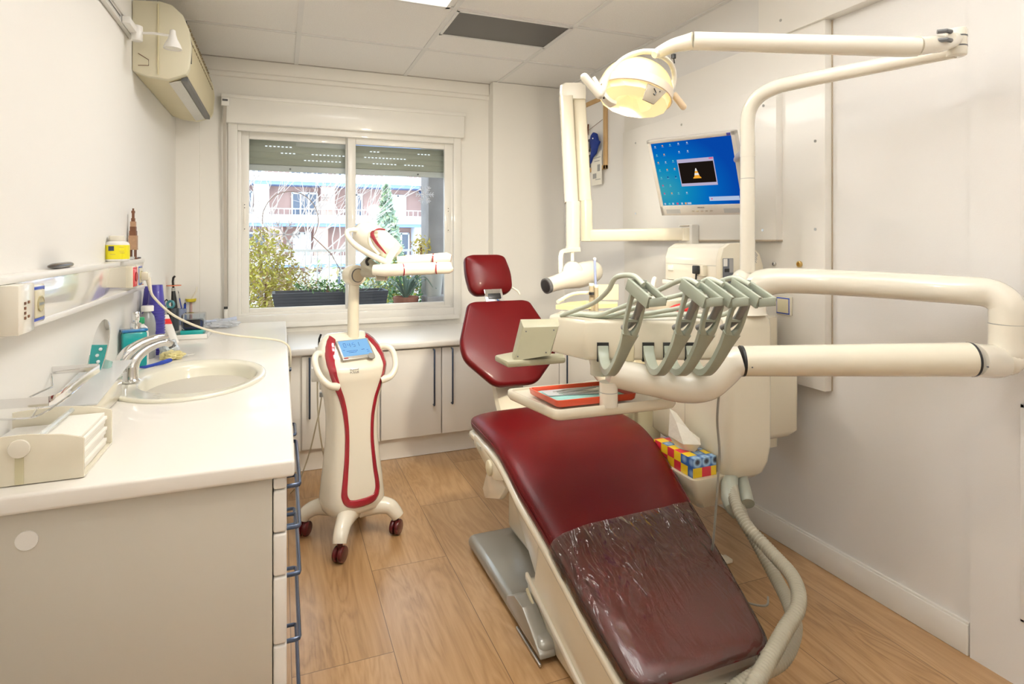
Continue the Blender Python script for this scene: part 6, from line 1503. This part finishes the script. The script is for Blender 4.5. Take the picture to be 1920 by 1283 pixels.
# street ground and apartment block
struct('ground', MB().bx(-80, 120, 7, 90, -12.2, -12), mat('street', (.42, .41, .38), .9))
BR = mat('brick_pink', (.52, .33, .28), .85, var=.12, scale=1.2); PAR = mat('parapet_white', (.86, .86, .86), .7); AWN = mat('awning_blue', (.10, .19, .42), .7); GLZ = mat('window_dark', (.10, .13, .19), .15, coat=.5); SLAB = mat('slab_shade_blue', (.22, .31, .55), .8)  # SLAB: bluish shade and awning line under the slabs put into its colour
FY = 46.0
def pxw(u, v=451): q = at(u, v, 1); d = q; return (q.x)/(q.y)*FY   # x on the facade plane
def block(lb, x0, x1, fy, zb, floors, seed, tilt=0):
    rnd = random.Random(seed); t = thing('apartment_block', lb, 'building', ((x0+x1)/2, fy, -12))
    m = MB(); m.bx(x0, x1, fy+1.6, fy+14, -12, zb+floors*3.05); m.build('brick_wall', BR, t)
    m = MB(); m2 = MB(); m3 = MB()
    n = int((x1-x0)/3.6)
    for f in range(floors):
        z = zb+f*3.05
        m.bx(x0, x1, fy, fy+1.7, z-.25, z)
        m2.bx(x0, x1, fy-.05, fy+.05, z, z+.62)
        m3.bx(x0, x1, fy-.03, fy+.03, z+1.02, z+1.08)
        xr = x0
        while xr < x1: m3.bx(xr-.02, xr+.02, fy-.02, fy+.02, z+.6, z+1.05); xr += .38
    m.build('balcony_slabs', SLAB, t); m2.build('balcony_parapets', PAR, t); m3.build('balcony_rails', PAR, t)
    for f in range(floors):
        z = zb+f*3.05
        for k in range(n):
            xx = x0+(k+.5)*(x1-x0)/n+rnd.uniform(-.5, .5); w = rnd.choice((.6, .9, 1.2)); 
            wdw = MB(); wdw.bx(xx-w, xx+w, fy+1.50, fy+1.62, z+.1, z+2.3); wo = wdw.build('balcony_door', GLZ if rnd.random() < .6 else PAR, t)
            fr_ = MB()
            for q in (-1, -.33, .33, 1): fr_.bx(xx+q*w-.06, xx+q*w+.06, fy+1.42, fy+1.52, z+.1, z+2.35)
            fr_.bx(xx-w, xx+w, fy+1.42, fy+1.52, z+2.25, z+2.4); fr_.build('door_frame', PAR, wo)
            if rnd.random() < .25:
                a = MB(); a.prism([(fy+1.4, z+2.75), (fy-.4, z+2.2), (fy-.4, z+1.95), (fy+1.4, z+2.55)], rnd.uniform(3, 5.5), Matrix.Translation((xx-2, 0, 0)) @ MX); a.build('awning', AWN, t)
            if rnd.random() < .5:
                c_ = MB(); c_.bx(xx+w+.2, xx+w+1.2, fy+.1, fy+1.6, z, z+2.8); c_.build('glazed_bay', PAR if rnd.random() < .6 else BR, t)
block('brick apartment block with white balconies and blue awnings across the street', -26, 14.2, FY, -9.6, 10, 5)
block('second brick block stepping back behind the conifer tree across the street', 14.4, 34, FY+1.5, -9.0, 10, 8)
block('pale apartment block farthest right behind the pillar', 34.3, 60, FY+6, -9.0, 8, 12)
# trees in the street
shrub('street_tree', 'pale blue green conifer tree rising in front of the second block', 4.15, 25, -12, 15.6, 3.0, 'cone', ('leaf_conifer', (.30, .38, .30)), 5200, .20, 21, 'trees in the street', 'tree', c2=PG)
shrub('street_tree', 'bushy street tree low behind the railing on the left', -1.0, 22, -12, 12.6, 2.8, 'ball', PG, 2600, .19, 22, 'trees in the street', 'tree', c2=YG_)
shrub('street_tree', 'broad street tree low behind the railing in the middle', 1.6, 30, -12, 12.6, 3.2, 'ball', PG, 2600, .19, 23, 'trees in the street', 'tree', c2=DRY)
shrub('street_tree', 'dark street tree low behind the yellow balcony shrub', 8.6, 29, -12, 13.4, 3.4, 'ball', GR, 2400, .19, 24, 'trees in the street', 'tree')

# bare branches reaching up on the left
t = thing('bare_tree', 'bare branching tree across the street seen through the left pane', 'tree', (-.3, 20, -12))
m = MB(); rnd = random.Random(31)
def branch(p, d, r, n):
    q = p+d; m.tube([p, p.lerp(q, .5)+Vector((rnd.uniform(-.1, .1), 0, rnd.uniform(-.05, .05))), q], [r, r*.85, r*.65], n=5)
    if n:
        for k in range(3 if n > 2 else 2):
            dd = d*rnd.uniform(.55, .8)+Vector((rnd.uniform(-.7, .7), rnd.uniform(-.4, .4), rnd.uniform(-.2, .35)))*d.length*.6; branch(q, dd, r*.6, n-1)
branch(Vector((-.3, 20, -12)), Vector((0, 0, 9.5)), .14, 0)
for a in (-.9, -.2, .5, 1.1): branch(Vector((-.3, 20, -2.6)), Vector((a*.9, .1, 1.9)), .075, 5)
m.build('branches', mat('bark_grey', (.36, .31, .28), .9), t)
